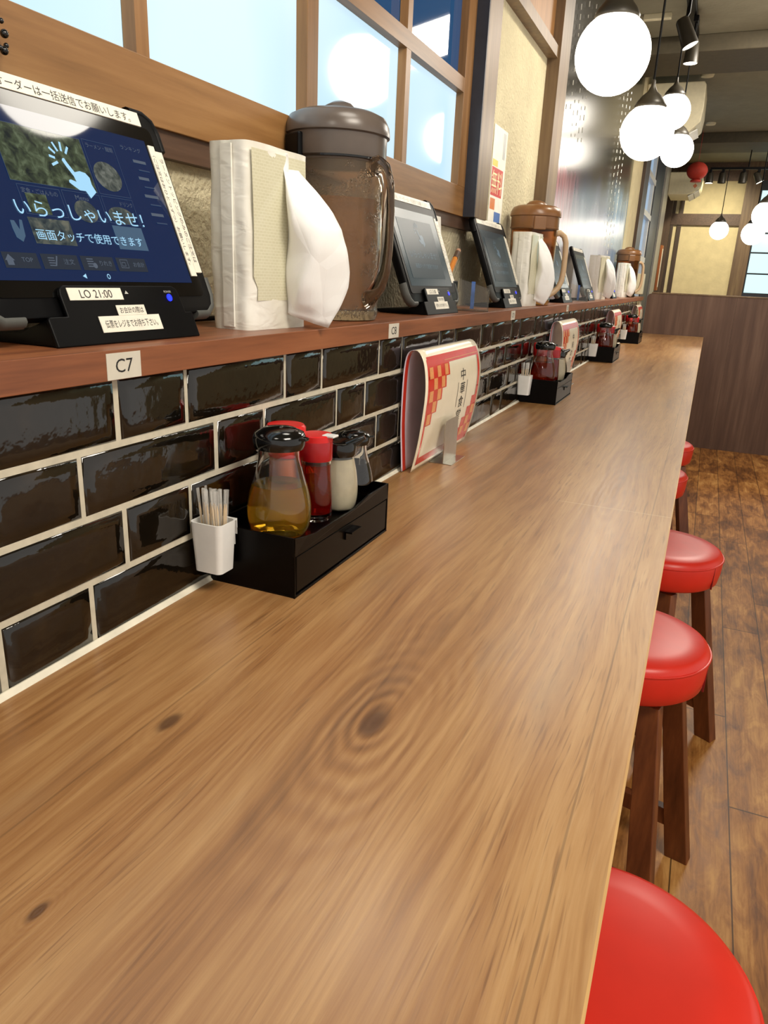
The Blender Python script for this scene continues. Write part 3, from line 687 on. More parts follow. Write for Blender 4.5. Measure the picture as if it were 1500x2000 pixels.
def tissue(label, loc, rotz, outline=0, sd=1):
    t = thing('tissue_pack', label, 'tissue pack', loc, (0, 0, R(rotz)), 'soft packs of paper napkins on the shelf')
    # local: x depth (front +x), y along the shelf, z up ; 0.068 x 0.15 x 0.24
    rnd = random.Random(sd)
    def fn(u, v):
        a = u * 2 * math.pi
        # rounded rectangle
        p = .11
        cx, cy = math.cos(a), math.sin(a)
        k = (abs(cx) ** (1 / p * .9) + abs(cy) ** (1 / p * .9)) ** (-p / .9)
        x, y = cx * k * .034, cy * k * .075
        z = v * .240
        bulge = 1 + .05 * math.sin(math.pi * v)
        wob = .0012 * math.sin(9 * v + 5 * cy + sd) + .0008 * math.sin(23 * v + 11 * cx)
        return (x * bulge + wob * cx, y + wob * cy * .5, z)
    m = M().grid(fn, 88, 24)
    n = len(m.v); ring0 = [i * 25 for i in range(88)]; ring1 = [i * 25 + 24 for i in range(88)]
    m.add([(m.v[i][0], m.v[i][1], 0) for i in ring0], [tuple(range(88))[::-1]])
    m.add([(m.v[i][0], m.v[i][1], .240) for i in ring1] + [(0, 0, .243)], [(k, (k + 1) % 88, 88) for k in range(88)])
    pk = mk('pack', m, FILM, t, smooth=50)
    def wf(u, v):
        y = -.068 + u * .130; z = .040 + v * .192
        return (.0352 + .0022 * math.sin(math.pi * z / .24) + .0012 * math.sin(9 * z / .24 + 5 * y / .075 + sd) * .3, y + (.010 if v < .1 else 0) * (1 - 2 * u), z)
    mk('film_window', M().grid(wf, 8, 12), FILMP, pk, smooth=60)
    # seam fold down the narrow near side
    mk('side_seam', M().prism([(-.008, -.0755), (.010, -.0755), (.010, -.0785), (-.008, -.078)], .004, .236, 2), FILM, pk, smooth=0)
    # the napkin pulled half out, bulging to the front
    OUT = [[(.000, .238), (.012, .238), (.034, .215), (.062, .190), (.086, .165), (.103, .140), (.112, .112), (.113, .085), (.107, .060), (.094, .032), (.074, .003)],
           [(.000, .238), (.010, .236), (.030, .228), (.050, .205), (.066, .178), (.078, .150), (.086, .120), (.09, .09), (.084, .062), (.07, .03), (.05, .004)]][outline]
    INN = [(.034, .236), (.034, .225), (.034, .205), (.035, .185), (.035, .160), (.034, .135), (.033, .110), (.032, .086), (.028, .06), (.024, .038), (.020, .022)]
    def lerp(L, s):
        q = s * (len(L) - 1); i = min(int(q), len(L) - 2); f = q - i
        return (L[i][0] + (L[i + 1][0] - L[i][0]) * f, L[i][1] + (L[i + 1][1] - L[i][1]) * f)
    def nf(u, v):
        a = lerp(INN, v); b = lerp(OUT, v)
        f = u
        x = max(.0375, a[0] + .004) + (b[0] - a[0]) * f + .0; z = a[1] + (b[1] - a[1]) * (f ** .9)
        y = .012 + .036 * f - .038 * math.sin(math.pi * f) * (.35 + .65 * math.sin(math.pi * min(1, v * 1.05)))
        y += .0045 * math.sin(7 * f + 9 * v + sd) * f + .003 * math.sin(15 * v - 4 * f) + .004 * abs(math.sin(8 * v + 5 * f + sd)) * math.sin(math.pi * f)
        return (x, y, max(z, .003))
    mk('napkin', M().grid(nf, 22, 34), NAP, t, smooth=70, solid=.0006)
    def nf2(u, v):
        f = u; z = .095 - v * .075
        return (.038 + .028 * f * (1 - v * .3), .022 + .016 * f + .006 * math.sin(6 * v + 3 * f), z + f * .01)
    mk('napkin_corner', M().grid(nf2, 8, 12), NAP, t, smooth=70, solid=.0006)
    return t
tissue('nearest white tissue pack between the lit tablet and the smoky pitcher, napkin pulled out', (-.066, .955, .3055), -3, 0, 1)
tissue('second tissue pack from the camera, in front of the brown pitcher', (-.068, 2.655, .3055), -4, 1, 2)
tissue('third tissue pack from the camera, plain wide side by the leaning dark tablet', (-.075, 4.55, .3055), -14, 1, 3)
tissue('farthest tissue pack with a crumpled shiny sheet in front of the last pitcher', (-.075, 5.88, .3055), -6, 1, 4)

# ================================================================== PITCHERS
def pitcher(label, loc, hang, smoky, s=1.0):
    t = thing('water_pitcher', label, 'pitcher', loc, (0, 0, R(hang)), 'water pitchers on the shelf')
    W_ = MT['smoke'] if smoky else MT['brownclear']; L_ = MT['smokelid'] if smoky else MT['brown']
    Hh = .282
    outer = [(.070, .0), (.078, .002), (.081, .010), (.0815, .018), (.0805, .021), (.081, .03), (.0825, .16), (.0845, Hh)]
    inner = [(.0815, Hh), (.0795, .16), (.078, .024), (.074, .018), (1e-7, .018)]
    mk('body', M().rev([(1e-7, 0)] + outer + inner, seg=56), W_, t, smooth=40)
    mk('water', M().rev([(1e-7, .0195), (.073, .0195), (.0772, .026), (.0785, .15), (.0797, .205), (1e-7, .205)], seg=48), MT['tea'], t, smooth=40)
    lid = mk('lid', M().rev([(.0795, Hh - .02), (.0848, Hh - .02), (.0865, Hh - .016), (.0870, Hh + .022), (.0915, Hh + .024), (.0918, Hh + .028), (.0900, Hh + .040), (.083, Hh + .053), (.068, Hh + .060), (.040, Hh + .063), (1e-7, Hh + .064)], seg=56), L_, t, smooth=40)
    mk('lid_knob', M().rev([(.043, Hh + .060), (.040, Hh + .066), (.030, Hh + .074), (.014, Hh + .079), (1e-7, Hh + .080)], seg=40).map(lambda x, y, z: (x * .95, y * .55, z)), L_, lid, smooth=60)
    mk('lid_groove', M().rev([(.0866, Hh - .0172), (.0885, Hh - .0165), (.0885, Hh - .0135), (.0868, Hh - .013)], seg=56), MT['blackg'] if smoky else L_, lid, smooth=40)
    sp = M().prism([(-.022, Hh - .024), (.022, Hh - .024), (.022, Hh + .020), (-.022, Hh + .020)], .083, .093, 0)
    a_ = R(-98)
    sp.map(lambda x, y, z: (x * math.cos(a_) - y * math.sin(a_), x * math.sin(a_) + y * math.cos(a_), z))
    mk('spout', sp, MT['black'] if smoky else L_, lid, smooth=0, bevel=.003)
    # handle: flat strap loop on +x
    hp = [(.080, 0, Hh - .03), (.100, 0, Hh - .026), (.117, 0, Hh - .036), (.126, 0, Hh - .058), (.129, 0, Hh - .10), (.129, 0, .125), (.125, 0, .088), (.114, 0, .062), (.097, 0, .045), (.081, 0, .036)]
    pts = []
    for i in range(len(hp) - 1):
        for q in range(3):
            f = q / 3; pts.append(tuple(hp[i][k] + (hp[i + 1][k] - hp[i][k]) * f for k in range(3)))
    pts.append(hp[-1])
    if smoky:
        h = mk('handle', M().tube(pts, .0155, 14, .42, (0, 1, 0)), MT['smokeclear'], t, smooth=60)
    else:
        mk('handle', M().tube(pts, .0105, 12, .9, (0, 1, 0)), MT['beige'], t, smooth=60)
    return t
pitcher('nearest smoky grey brown water pitcher with condensation right of the first tissue pack', (-.099, 1.256, .3055), -21, True)
pitcher('brown water pitcher with beige handle behind the second tissue pack', (-.088, 2.83, .3055), 32, False)
pitcher('farthest brown pitcher with shiny lid near the end of the shelf', (-.073, 6.08, .3055), 30, False)

# ================================================================== SMALL THINGS ON THE SHELF
def holder(label, loc, rz):
    t = thing('slip_holder', label, 'bill holder', loc, (0, 0, R(rz)), 'clear acrylic bill slip holders')
    def sheet(x, za, zb): return [(x, -.042, .0), (x, .042, .0), (x, .042, zb), (x, -.042, za)]
    m = M()
    for x in (.018, -.018):
        m.add(sheet(x, .082, .058) + [(p[0] + .003, p[1], p[2]) for p in sheet(x, .082, .058)], [(0, 1, 2, 3), (7, 6, 5, 4), (0, 4, 5, 1), (1, 5, 6, 2), (2, 6, 7, 3), (3, 7, 4, 0)])
    m.box(-.018, .021, -.042, .042, 0, .004); m.box(-.018, .021, -.042, -.039, .004, .055); m.box(-.018, .021, .039, .042, .004, .055)
    mk('acrylic_box', m, MT['acrylic'], t, smooth=0)
    mk('blue_strip', M().box(-.010, -.009, -.006, .004, .005, .075), plain('blue_card', '#3d66b0', .5), t, smooth=0)
    return t
hd = holder('clear acrylic slip holder with a blue strip right of the dim tablet', (-.040, 1.955, .3055), -72)
dup(hd, (-.05, 3.78, .3055), 'clear slip holder farther along the shelf, between two docks beyond the brown pitcher', (0, 0, R(-72)))
pc = thing('pencil', 'orange pencil with dark eraser end leaning behind the dim tablet', 'pencil', (-.118, 1.975, .40), (R(-48), 0, 0))
mk('shaft', M().tube([(0, 0, -.09), (0, 0, .058)], .0072, 6), MT['pencil'], pc, smooth=0)
mk('ferrule', M().tube([(0, 0, .058), (0, 0, .083)], .0076, 12), plain('dark_ferrule', '#5b4638', .4), pc)
mk('eraser', M().rev([(.0072, .083), (.0068, .091), (1e-7, .093)], seg=12), plain('tan_eraser', '#b98d72', .7), pc)
bx = thing('pencil_box', 'small black box on the shelf behind the clear slip holder', 'box', (-.125, 1.97, .3055))
mk('box_body', M().prism([(-.03, 0), (.03, 0), (.026, .075), (-.026, .075)], -.045, .045, 0).map(lambda x, y, z: (x * .6, y, z)), MT['black'], bx, smooth=0, bevel=.002)
cdm = thing('paper_card', 'white paper card standing behind the dim tablet against the plaster', 'card', (-.150, 1.965, .3055), (0, R(-5), 0))
mk('sheet', M().box(0, .0012, -.075, .06, 0, .24), MT['paper'], cdm, smooth=0)
ps = thing('wall_poster', 'narrow white poster with red writing taped on the cream plaster', 'poster', (-.184, 2.65, .72))
mk('sheet', M().box(-.005, -.0035, -.1, .07, -.15, .15), MT['paper'], ps, smooth=0)
m = M(); rect(m, -.095, .045, -.062, .025, -.0032); mk('red_block', m, MT['redink'], ps, smooth=0)
m = M(); rect(m, -.095, -.03, .028, .048, -.0032); mk('yellow_block', m, plain('yellow_ink', '#d8c243', .5), ps, smooth=0)
m = M(); rect(m, .02, .05, .06, .14, -.0032); mk('grey_block', m, plain('grey_ink', '#aeb0ae', .5), ps, smooth=0)
m = M(); rect(m, -.03, .05, -.142, -.11, -.0032); mk('blue_block', m, plain('blue_ink', '#5a7fc0', .5), ps, smooth=0)
m = M(); text(m, '無料', -.0028, -.09, -.055, w=.13, h=.072); mk('lettering', m, plain('pale_yellow_ink', '#f1e6b4', .5), ps, smooth=0)
m = M(); rect(m, -.09, -.03, -.105, -.07, -.0032); mk('stripe_block', m, MT['orangeink'], ps, smooth=0)
cbx = mk('cream_box', M().box(-.04, .115, -.06, .06, 0, .165), MT['ivory'], loc=(-.11, 6.82, .325), smooth=0, bevel=.004)
tag(cbx, 'small cream coloured box mounted at the far end of the shelf by the partition', 'box')
# bead chain at top left
ch = thing('bead_chain', 'loop of black beads hanging on the window frame at the top left corner', 'bead chain', (-.150, .600, .62))
for k, (a, b) in enumerate([(-.02, .02), (-.008, .010), (.006, .0), (.0155, -.009), (.021, -.0185), (.0225, -.0285), (.017, -.0345), (.009, -.034), (.000, -.0305), (-.01, -.03), (-.02, -.031)]):
    mk('bead', M().ball((.004 * math.sin(k), a, b), .0042 if k % 2 == 0 else .0026, 12, 8), MT['blackg'], ch)

# ================================================================== CONDIMENT TRAYS
def tray(label, loc):
    t = thing('condiment_tray', label, 'tray', loc, None, 'black condiment trays with a drawer')
    W2, L2, H2, fl = .125, .290, .079, .056
    m = M()
    m.box(.002, W2 - .004, .002, L2 - .002, .004, fl)           # carcass under the inner floor
    m.box(.0, W2, .0, .003, 0, H2).box(.0, W2, L2 - .003, L2, 0, H2).box(.0, .003, .0, L2, 0, H2)
    m.prism([(.0, fl - .001), (L2, fl - .001), (L2, H2), (.215, H2), (.17, .071), (.05, .071), (.03, .0735), (0, H2)], W2 - .003, W2, 0)
    m.box(.0, W2, 0, L2, 0, .003)
    mk('carcass', m, MT['trayblack'], t, smooth=0, bevel=.0007)
    d = mk('drawer', M().box(W2 - .004, W2 - .0006, .005, L2 - .005, .006, .0535), MT['trayblack'], t, smooth=0, bevel=.001)
    mk('drawer_tab', M().prism([(0, 0), (.012, .0), (.012, .0022), (.003, .0022), (.003, .012), (0, .012)], .138, .170, 1).map(lambda x, y, z: (W2 + x - .001, y, .040 - z + .006)), MT['trayblack'], d, smooth=0)
    return t
TR = [(.0035, .720, 0), (.002, 2.44, 0), (.001, 4.03, 0), (.001, 5.53, 0)]
ORD = ['nearest', 'second nearest', 'third nearest', 'farthest']
tr0 = tray('nearest black condiment tray with drawer, against the tiles on the counter', TR[0])
for k in range(1, 4): dup(tr0, TR[k], ORD[k] + ' black condiment tray along the tiled wall')
FLZ = .0565
def liquid(prof, lvl, inset=.0022, z0=.004):
    out = [(1e-7, z0)]
    for r, z in prof:
        if z0 < z < lvl: out.append((max(r - inset, .003), z))
    if out[1:]: out.insert(1, (out[1][0] * .94, z0))
    # radius at level
    for (r0, a), (r1, b) in zip(prof, prof[1:]):
        if a <= lvl <= b and b > a: out.append((r0 + (r1 - r0) * (lvl - a) / (b - a) - inset, lvl))
    out.append((1e-7, lvl)); return out
def smoothp(P, n=4):
    out = []
    for i in range(len(P) - 1):
        p0 = P[max(i - 1, 0)]; p1 = P[i]; p2 = P[i + 1]; p3 = P[min(i + 2, len(P) - 1)]
        for q in range(n):
            f = q / n
            out.append(tuple(.5 * (2 * p1[k] + (p2[k] - p0[k]) * f + (2 * p0[k] - 5 * p1[k] + 4 * p2[k] - p3[k]) * f * f + (3 * p1[k] - p0[k] - 3 * p2[k] + p3[k]) * f ** 3) for k in (0, 1)))
    out.append(P[-1]); return out
CRU = smoothp([(.031, .001), (.0385, .012), (.0415, .032), (.0395, .053), (.0325, .080), (.0272, .100), (.0262, .112), (.0275, .122)])
def glass_bottle(t, prof, wall=.0018, base=.004):
    inn = [(max(r - wall, .001), z) for r, z in prof if z > base + .002][::-1]
    mk('glass', M().rev([(1e-7, 0), (prof[0][0] * .9, 0)] + prof + inn + [(inn[-1][0] * .9, base), (1e-7, base)], seg=48), MT['glass'], t, smooth=50)
def cruet(name, label, cat, loc, liq, lvl, s=1.0, spout=0, group=None):
    t = thing(name, label, cat, loc, (0, 0, R(spout)), group)
    P = [(r * s, z * s) for r, z in CRU]
    glass_bottle(t, P)
    mk('contents', M().rev(liquid(P, lvl * s, .0012), seg=40), liq, t, smooth=50)
    c = mk('cap', M().rev([(.0285 * s, .117 * s), (.0315 * s, .117 * s), (.0335 * s, .122 * s), (.0338 * s, .131 * s), (.031 * s, .137 * s), (.020 * s, .142 * s), (1e-7, .1445 * s)], seg=44), MT['blackg'], t, smooth=50)
    mk('pour_lip', M().prism([(.024 * s, -.008 * s), (.041 * s, -.004 * s), (.041 * s, .004 * s), (.024 * s, .008 * s)], .130 * s, .134 * s, 2), MT['blackg'], c, smooth=0, bevel=.001)
    return t
def chili(label, loc):
    t = thing('chili_oil_bottle', label, 'bottle', loc, None, 'red chili oil bottles')
    P = [(.021, .001), (.0235, .006), (.0232, .03), (.0215, .055), (.0205, .075), (.0212, .09), (.0212, .112)]
    glass_bottle(t, P, .002, .012)
    mk('contents', M().rev(liquid(P, .080, .0013, .0115), seg=36), MT['chili'], t, smooth=50)
    mk('red_sleeve', M().rev([(.0222, .086), (.0226, .088), (.0226, .112), (.0222, .114)], seg=36), plain('deep_red_sleeve', '#a01018', .2, .03), t)
    c = mk('cap', M().rev([(.0215, .110), (.0225, .1105), (.0225, .120), (.021, .1215), (1e-7, .122)], seg=36), MT['redcap'], t)
    mk('hinge', M().box(.012, .030, -.008, .008, .1195, .1225), MT['white'], c, smooth=0, bevel=.001)
    return t
def redjar(label, loc):
    t = thing('red_cap_shaker', label, 'shaker', loc, None, 'red capped shakers')
    mk('body', M().rev([(1e-7, 0), (.023, 0), (.025, .003), (.025, .085), (.0225, .095)], seg=36), plain('pale_amber_jar', '#a8572c', .25), t)
    mk('cap', M().rev([(.0262, .088), (.0275, .090), (.0275, .127), (.025, .1305), (1e-7, .131)], seg=36), MT['redcap'], t, smooth=40)
    return t
def pepper(label, loc):
    t = thing('pepper_shaker', label, 'shaker', loc, (0, 0, R(20)), 'white pepper shakers with dark spouts')
    P = smoothp([(.021, .001), (.026, .010), (.0282, .030), (.0262, .055), (.0222, .075), (.0205, .085)])
    glass_bottle(t, P)
    mk('contents', M().rev(liquid(P, .078, .0012), seg=36), MT['pepper'], t, smooth=50)
    c = mk('cap', M().rev([(.0212, .082), (.0235, .082), (.0248, .086), (.0252, .098), (.0235, .1015), (.010, .097), (1e-7, .096)], seg=36), MT['blackg'], t, smooth=40)
    mk('spout', M().tube([(.012, 0, .096), (.026, 0, .104), (.036, 0, .110)], [.008, .006, .0035], 10), MT['blackg'], c, smooth=60)
    return t
SITE = ['in the nearest tray', 'in the second nearest tray', 'in the third nearest tray', 'in the farthest tray']
for k, (tx_, ty_, tz_) in enumerate(TR):
    near = k == 0
    if near:
        cruet('vinegar_cruet', 'golden vinegar cruet with black cap at the front of the nearest tray', 'cruet', (tx_ + .067, ty_ + .060, FLZ), MT['oil'], .070)
    else:
        cruet('oil_cruet', 'dark amber oil cruet with black cap standing ' + SITE[k], 'cruet', (tx_ + .060, ty_ + .062, FLZ), MT['amber'], .075, 1.0, 30, 'amber oil cruets')
    chili('red chili oil bottle with white flip cap ' + SITE[k], (tx_ + .0765, ty_ + (.141 if near else .139), FLZ))
    redjar('red capped shaker at the wall side ' + SITE[k], (tx_ + .032, ty_ + (.135 if near else .14), FLZ))
    pepper('white pepper shaker with dark spouted cap ' + SITE[k], (tx_ + .084, ty_ + .197, FLZ))
    cruet('soy_sauce_cruet', 'small black soy sauce cruet ' + SITE[k], 'cruet', (tx_ + .078, ty_ + .2585, FLZ), MT['soy'], .078, .74, 25, 'soy sauce cruets')

def pick_holder(label, loc):
    t = thing('toothpick_holder', label, 'toothpick holder', loc, None, 'white toothpick holders clipped on the trays')
    o = rounded(-.023, .023, -.019, .019, .008); i = rounded(-.021, .021, -.017, .017, .007)
    n = len(o); m = M(); v = []
    for (P, s, z) in ((o, .84, 0), (o, 1, .064), (i, 1, .064), (i, .84, .004)): v += [(p[0] * s, p[1] * s, z) for p in P]
    f = [tuple(range(n))[::-1], tuple(range(3 * n, 4 * n))]
    for q in range(3): f += [(q * n + a, q * n + (a + 1) % n, (q + 1) * n + (a + 1) % n, (q + 1) * n + a) for a in range(n)]
    mk('cup', m.add(v, f), MT['white'], t, smooth=40)
    mk('clip', M().prism([(.0185, .030), (.0185, .0625), (.0245, .0625), (.0245, .042), (.0235, .042), (.0235, .0605), (.0195, .0605), (.0195, .030)], .0, .018, 0), MT['white'], t, smooth=0)
    return t
def pick_proto():
    t = thing('toothpick', 'thin pale wooden toothpick in a clear wrapper standing in the nearest holder', 'toothpick', (0, 0, 0), None, 'wrapped toothpicks in the nearest holder')
    mk('stick', M().tube([(0, 0, 0), (0, 0, .004), (0, 0, .072), (0, 0, .080)], [.0004, .0013, .0013, .0004], 6), MT['toothpick'], t)
    mk('wrapper', M().tube([(0, 0, -.002), (0, 0, .03), (0, 0, .083), (0, 0, .098)], [.0022, .0026, .0028, .0030], 6, .5), MT['wrap'], t)
    return t
pk0 = None
for k, (tx_, ty_, tz_) in enumerate(TR):
    hx, hy = (tx_ + .024, ty_ - .024)
    if k: hx -= .004
    hz = .029
    if k == 0: h0 = pick_holder('white toothpick holder clipped to the left end of the nearest tray', (hx, hy, hz))
    else: dup(h0, (hx, hy, hz), 'white toothpick holder clipped to the ' + ORD[k] + ' tray')
    rr = random.Random(40 + k)
    for q in range(16 if k == 0 else 10):
        a = rr.uniform(0, 6.28); r = .013 * math.sqrt(rr.random())
        loc = (hx + r * math.cos(a) * 1.1, hy + r * math.sin(a) * .85, hz + .006)
        rot = (rr.uniform(-.06, .06), rr.uniform(-.08, .06), rr.uniform(0, 3))
        if pk0 is None:
            pk0 = pick_proto(); pk0.location = Vector((loc[0], loc[1], loc[2] + ZC)) * U; pk0.rotation_euler = rot
        else:
            p = dup(pk0, loc, pk0['label'] if k == 0 else 'thin pale wooden toothpick standing in the holder of the ' + ORD[k] + ' tray', rot)
            p['group'] = 'wrapped toothpicks in the nearest holder' if k == 0 else 'toothpicks in the holder of the ' + ORD[k] + ' tray'

# ================================================================== MENUS ON STEEL STANDS
LAM = plain('laminated_menu_cream', '#ece2c8', .22, .02, 20, spec=.55)
LAMB = plain('laminated_menu_back', '#cfc0cc', .22, .04, 20, spec=.5)
MRED = plain('menu_red_print', '#cf3423', .25, .03, 30, spec=.5); MORG = plain('menu_orange_print', '#e39a5c', .3, .08, 300, spec=.5)
FRONT = smoothp([(.026, .248), (.036, .245), (.047, .228), (.054, .20), (.057, .165), (.054, .12), (.048, .075), (.040, .035), (.031, .001)], 3)
BACK = smoothp([(.026, .248), (.016, .244), (.009, .225), (.006, .18), (.006, .10), (.010, .04), (.013, .001)], 3)
def along(P):
    s = [0]
    for a, b in zip(P, P[1:]): s.append(s[-1] + math.hypot(b[0] - a[0], b[1] - a[1]))
    return s
FS = along(FRONT); FL = FS[-1]
def surf(y, d, off):
    """point on the front leaf: y along, d distance down from the fold, off = lift from the paper"""
    d = min(max(d, 0), FL); i = 0
    while i < len(FS) - 2 and FS[i + 1] < d: i += 1
    f = (d - FS[i]) / (FS[i + 1] - FS[i]); a, b = FRONT[i], FRONT[i + 1]
    nx, nz = -(b[1] - a[1]), (b[0] - a[0]); L = math.hypot(nx, nz)
    yy = y * (1 + .06 * math.sin(math.pi * (1 - d / FL)) - .02)
    return (a[0] + (b[0] - a[0]) * f + nx / L * off, yy, a[1] + (b[1] - a[1]) * f + nz / L * off)
MW = .188
def leaf_rect(m, y0, y1, d0, d1, off=.0006):
    return m.grid(lambda u, v: surf(y0 + (y1 - y0) * u, d0 + (d1 - d0) * v, off), 2, max(2, int((d1 - d0) / .008)))
def menu(label, loc, rz=0):
    t = thing('folded_menu', label, 'menu', loc, (0, 0, R(rz)), 'laminated menus in steel stands')
    mk('front_leaf', M().grid(lambda u, v: surf(-MW + 2 * MW * u, FL * v, 0), 10, 40), LAM, t, smooth=70, solid=.0006)
    m = M(); n = len(BACK)
    m.grid(lambda u, v: (BACK[min(int(v * (n - 1)), n - 1)][0], (-MW + 2 * MW * u) * 1.01, BACK[min(int(v * (n - 1)), n - 1)][1]), 6, n - 1)
    bl = mk('back_leaf', m, LAMB, t, smooth=70, solid=.0006)
    mb = M().grid(lambda u, v: (BACK[min(int(v * (n - 1)), n - 1)][0] + .0007, -MW * 1.01 + .006 + .016 * u, BACK[min(int(v * (n - 1)), n - 1)][1]), 2, n - 1)
    mk('red_stripe', mb, MRED, bl, smooth=70)
    a = .018
    m = M(); leaf_rect(m, -MW + a, MW - .012, .024, .044); leaf_rect(m, -MW + .014, -MW + .024, .03, FL - .012); leaf_rect(m, MW - .026, MW - .012, .03, FL - .012); leaf_rect(m, -MW + .014, MW - .012, FL - .028, FL - .012)
    sq = .0235
    for k in range(5):
        leaf_rect(m, -MW + a, -MW + a + sq * (5 - k) + .012, .044 + k * sq, .044 + (k + 1) * sq + .003)
    for k in range(5):
        leaf_rect(m, MW - .014 - sq * (k + .6), MW - .014, FL - .028 - (5 - k) * sq, FL - .028 - (4 - k) * sq + .002)
    mk('red_border', m, MRED, t, smooth=70)
    m = M()
    for k in range(5):
        for j in range(5 - k):
            if (j + k) % 2 == 0: leaf_rect(m, -MW + a + .006 + sq * j * .98, -MW + a + .006 + sq * (j * .98 + .92), .046 + k * sq, .046 + (k + .95) * sq, .0010)
    mk('checker_print', m, MORG, t, smooth=70); m = M()
    for k in range(5):
        for j in range(k):
            if (j + k) % 2 == 0: leaf_rect(m, MW - .02 - sq * (j + 1), MW - .02 - sq * j, FL - .028 - (5 - k) * sq, FL - .03 - (4 - k) * sq, .0010)
    mk('checker_print', m, MORG, t, smooth=70); m = M()
    leaf_rect(m, -MW + .12, MW - .022, .0375, .0388, .0010)
    mk('checker_print', m, MORG, t, smooth=70)
    m = M()
    for q, chh in enumerate('中華食堂'):
        text(m, chh, 0, .0, 0, w=.032, h=.0265, fn=lambda yy, zz, q=q: surf(.035 + yy, .066 + .031 * q + .0265 - zz, .0010))
    for q in range(3):
        leaf_rect(m, .043 - .016 * q, .047 - .016 * q, .196 + .006 * q, .240, .0010)
    leaf_rect(m, .082, .084, .095, .16, .0010); leaf_rect(m, .018, .020, .095, .15, .0010)
    mk('lettering', m, MT['ink'], t, smooth=0)
    return t
def stand(label, loc, rz=0):
    t = thing('menu_stand', label, 'menu stand', loc, (0, 0, R(rz)), 'bent steel menu stands')
    mk('plate', M().prism([(-.045, 0)] + [(-.045, .086)] + [(-.045 + .008 - .008 * math.cos(R(q)), .086 + .008 * math.sin(R(q))) for q in range(0, 91, 30)] + [(.045 - .008 + .008 * math.sin(R(q)), .086 + .008 * math.cos(R(q))) for q in range(0, 91, 30)] + [(.045, 0)], 0, .0015, 0), MT['chrome'], t, smooth=0)
    mk('foot', M().box(-.03, .022, -.05, .05, 0, .0014), MT['chrome'], t, smooth=0)
    return t
ML = ['nearest folded menu with red checker border and black writing, next to the nearest tray', 'second nearest menu with glossy top, beyond the second tray', 'third nearest menu seen between the third and farthest trays', 'farthest menu, mostly hidden behind the farthest tray near the partition']
SL = ['steel menu stand gripping the nearest folded menu', 'steel menu stand under the second nearest menu', 'steel menu stand under the third nearest menu', 'steel menu stand under the farthest menu']
mn = menu(ML[0], (.001, 1.545, .0015)); sd = stand(SL[0], (.0625, 1.520, 0))
for k, (y, x) in enumerate(((3.02, .004), (4.68, .004), (6.22, .004))):
    dup(mn, (x, y, .0015), ML[k + 1]); dup(sd, (x + .0615, y - .02, 0), SL[k + 1])

# ================================================================== LAMPS
def pendant(label, loc, top=CE, small=1.0, rose=True, group='round white pendant lamps'):
    t = thing('pendant_lamp', label, 'pendant lamp', loc, None, group)
    r = .1 * small
    mk('globe', M().ball((0, 0, 0), r, 40, 24), MT['globe'], t, smooth=80)
    mk('cap', M().rev([(.058 * small, .083 * small), (.06 * small, .09 * small), (.052 * small, .105 * small), (.036 * small, .125 * small), (.018 * small, .140 * small), (.008 * small, .160 * small), (.006, .18 * small)], seg=36), MT['lampmetal'], t, smooth=50)
    mk('cord', M().tube([(0, 0, .165 * small), (0, 0, top - loc[2])], .0042, 8), MT['black'], t)
    if rose: mk('ceiling_rose', M().rev([(.03, top - loc[2] - .02), (.03, top - loc[2])], seg=24), MT['black'], t)
    return t
pendant('largest glowing globe pendant at the top of the photo before the dark poster panel', (.19, 2.33, .987), CE, 1, True)
pendant('second glowing globe pendant along the counter, dark cap, left of two smaller ones', (.214, 3.27, .955), CE - .035, 1, False)
pendant('upper of the two small globe pendants hanging before the white air conditioner', (.160, 5.1, 1.38), CE - .035, 1, False)
pendant('lower of the two small globe pendants, close above the red paper ornament', (.197, 5.40, 1.218), CE - .035, 1, False)
pendant('smallest globe pendant on a thin cord before the cream back wall', (.51, 9.58, 1.03), 1.655, 1, False)
pendant('upper glowing globe at the right edge before the bright back window', (.835, 6.78, .96))
pendant('lower glowing globe at the right edge, partly behind the upper one', (.81, 8.0, .90))
pendant('globe pendant above the smoky pitcher, just above the photo', (.115, 1.11, .985))
pendant('globe pendant above the lit tablet, just above the photo', (.19, .22, .985))

def spotlight(label, loc, tilt, yaw, drop, L=.14, on=True):
    t = thing('track_spotlight', label, 'spotlight', loc, None, 'black track spotlights')
    Mx = Matrix.Rotation(R(yaw), 3, 'Z') @ Matrix.Rotation(R(tilt), 3, 'Y')
    def q(x, y, z): return tuple(Mx @ Vector((x, y, z)))
    mk('can', M().rev([(.026, L * .5), (.034, L * .42), (.043, -L * .5), (.039, -L * .5), (.036, -L * .42), (1e-7, -L * .42)], seg=28).map(q), MT['lampmetal'], t, smooth=50)
    mk('lens', M().rev([(.0385, -L * .485), (1e-7, -L * .485)], seg=24).map(q), MT['lens'] if on else MT['chrome'], t, smooth=0)
    mk('arm', M().tube([q(0, 0, L * .35), (0.0, 0, L * .5 + .02), (0, 0, drop)], .008, 8), MT['black'], t)
    mk('adapter', M().box(-.014, .014, -.05, .05, drop - .03, drop), MT['black'], t, smooth=0, bevel=.002)
    return t
tk = mk('track_rail', M().box(.155, .205, 2.6, 5.72, CE - .035, CE), MT['black'], smooth=0, bevel=.003)
tag(tk, 'black track rail on the ceiling above the counter pendants', 'track rail')
spotlight('tilted black spotlight with lit rim hanging from the ceiling track nearer the camera', (.205, 4.62, 1.655), 26, 180, CE - .035 - 1.655)
spotlight('upright black spotlight just beyond the tilted one on the ceiling track', (.205, 5.3, 1.735), 0, 0, CE - .035 - 1.735, .12)
tk2 = thing('track_rail', 'black hanging track rail across the far booth near the back wall', 'track rail', (0, 9.58, 1.667))
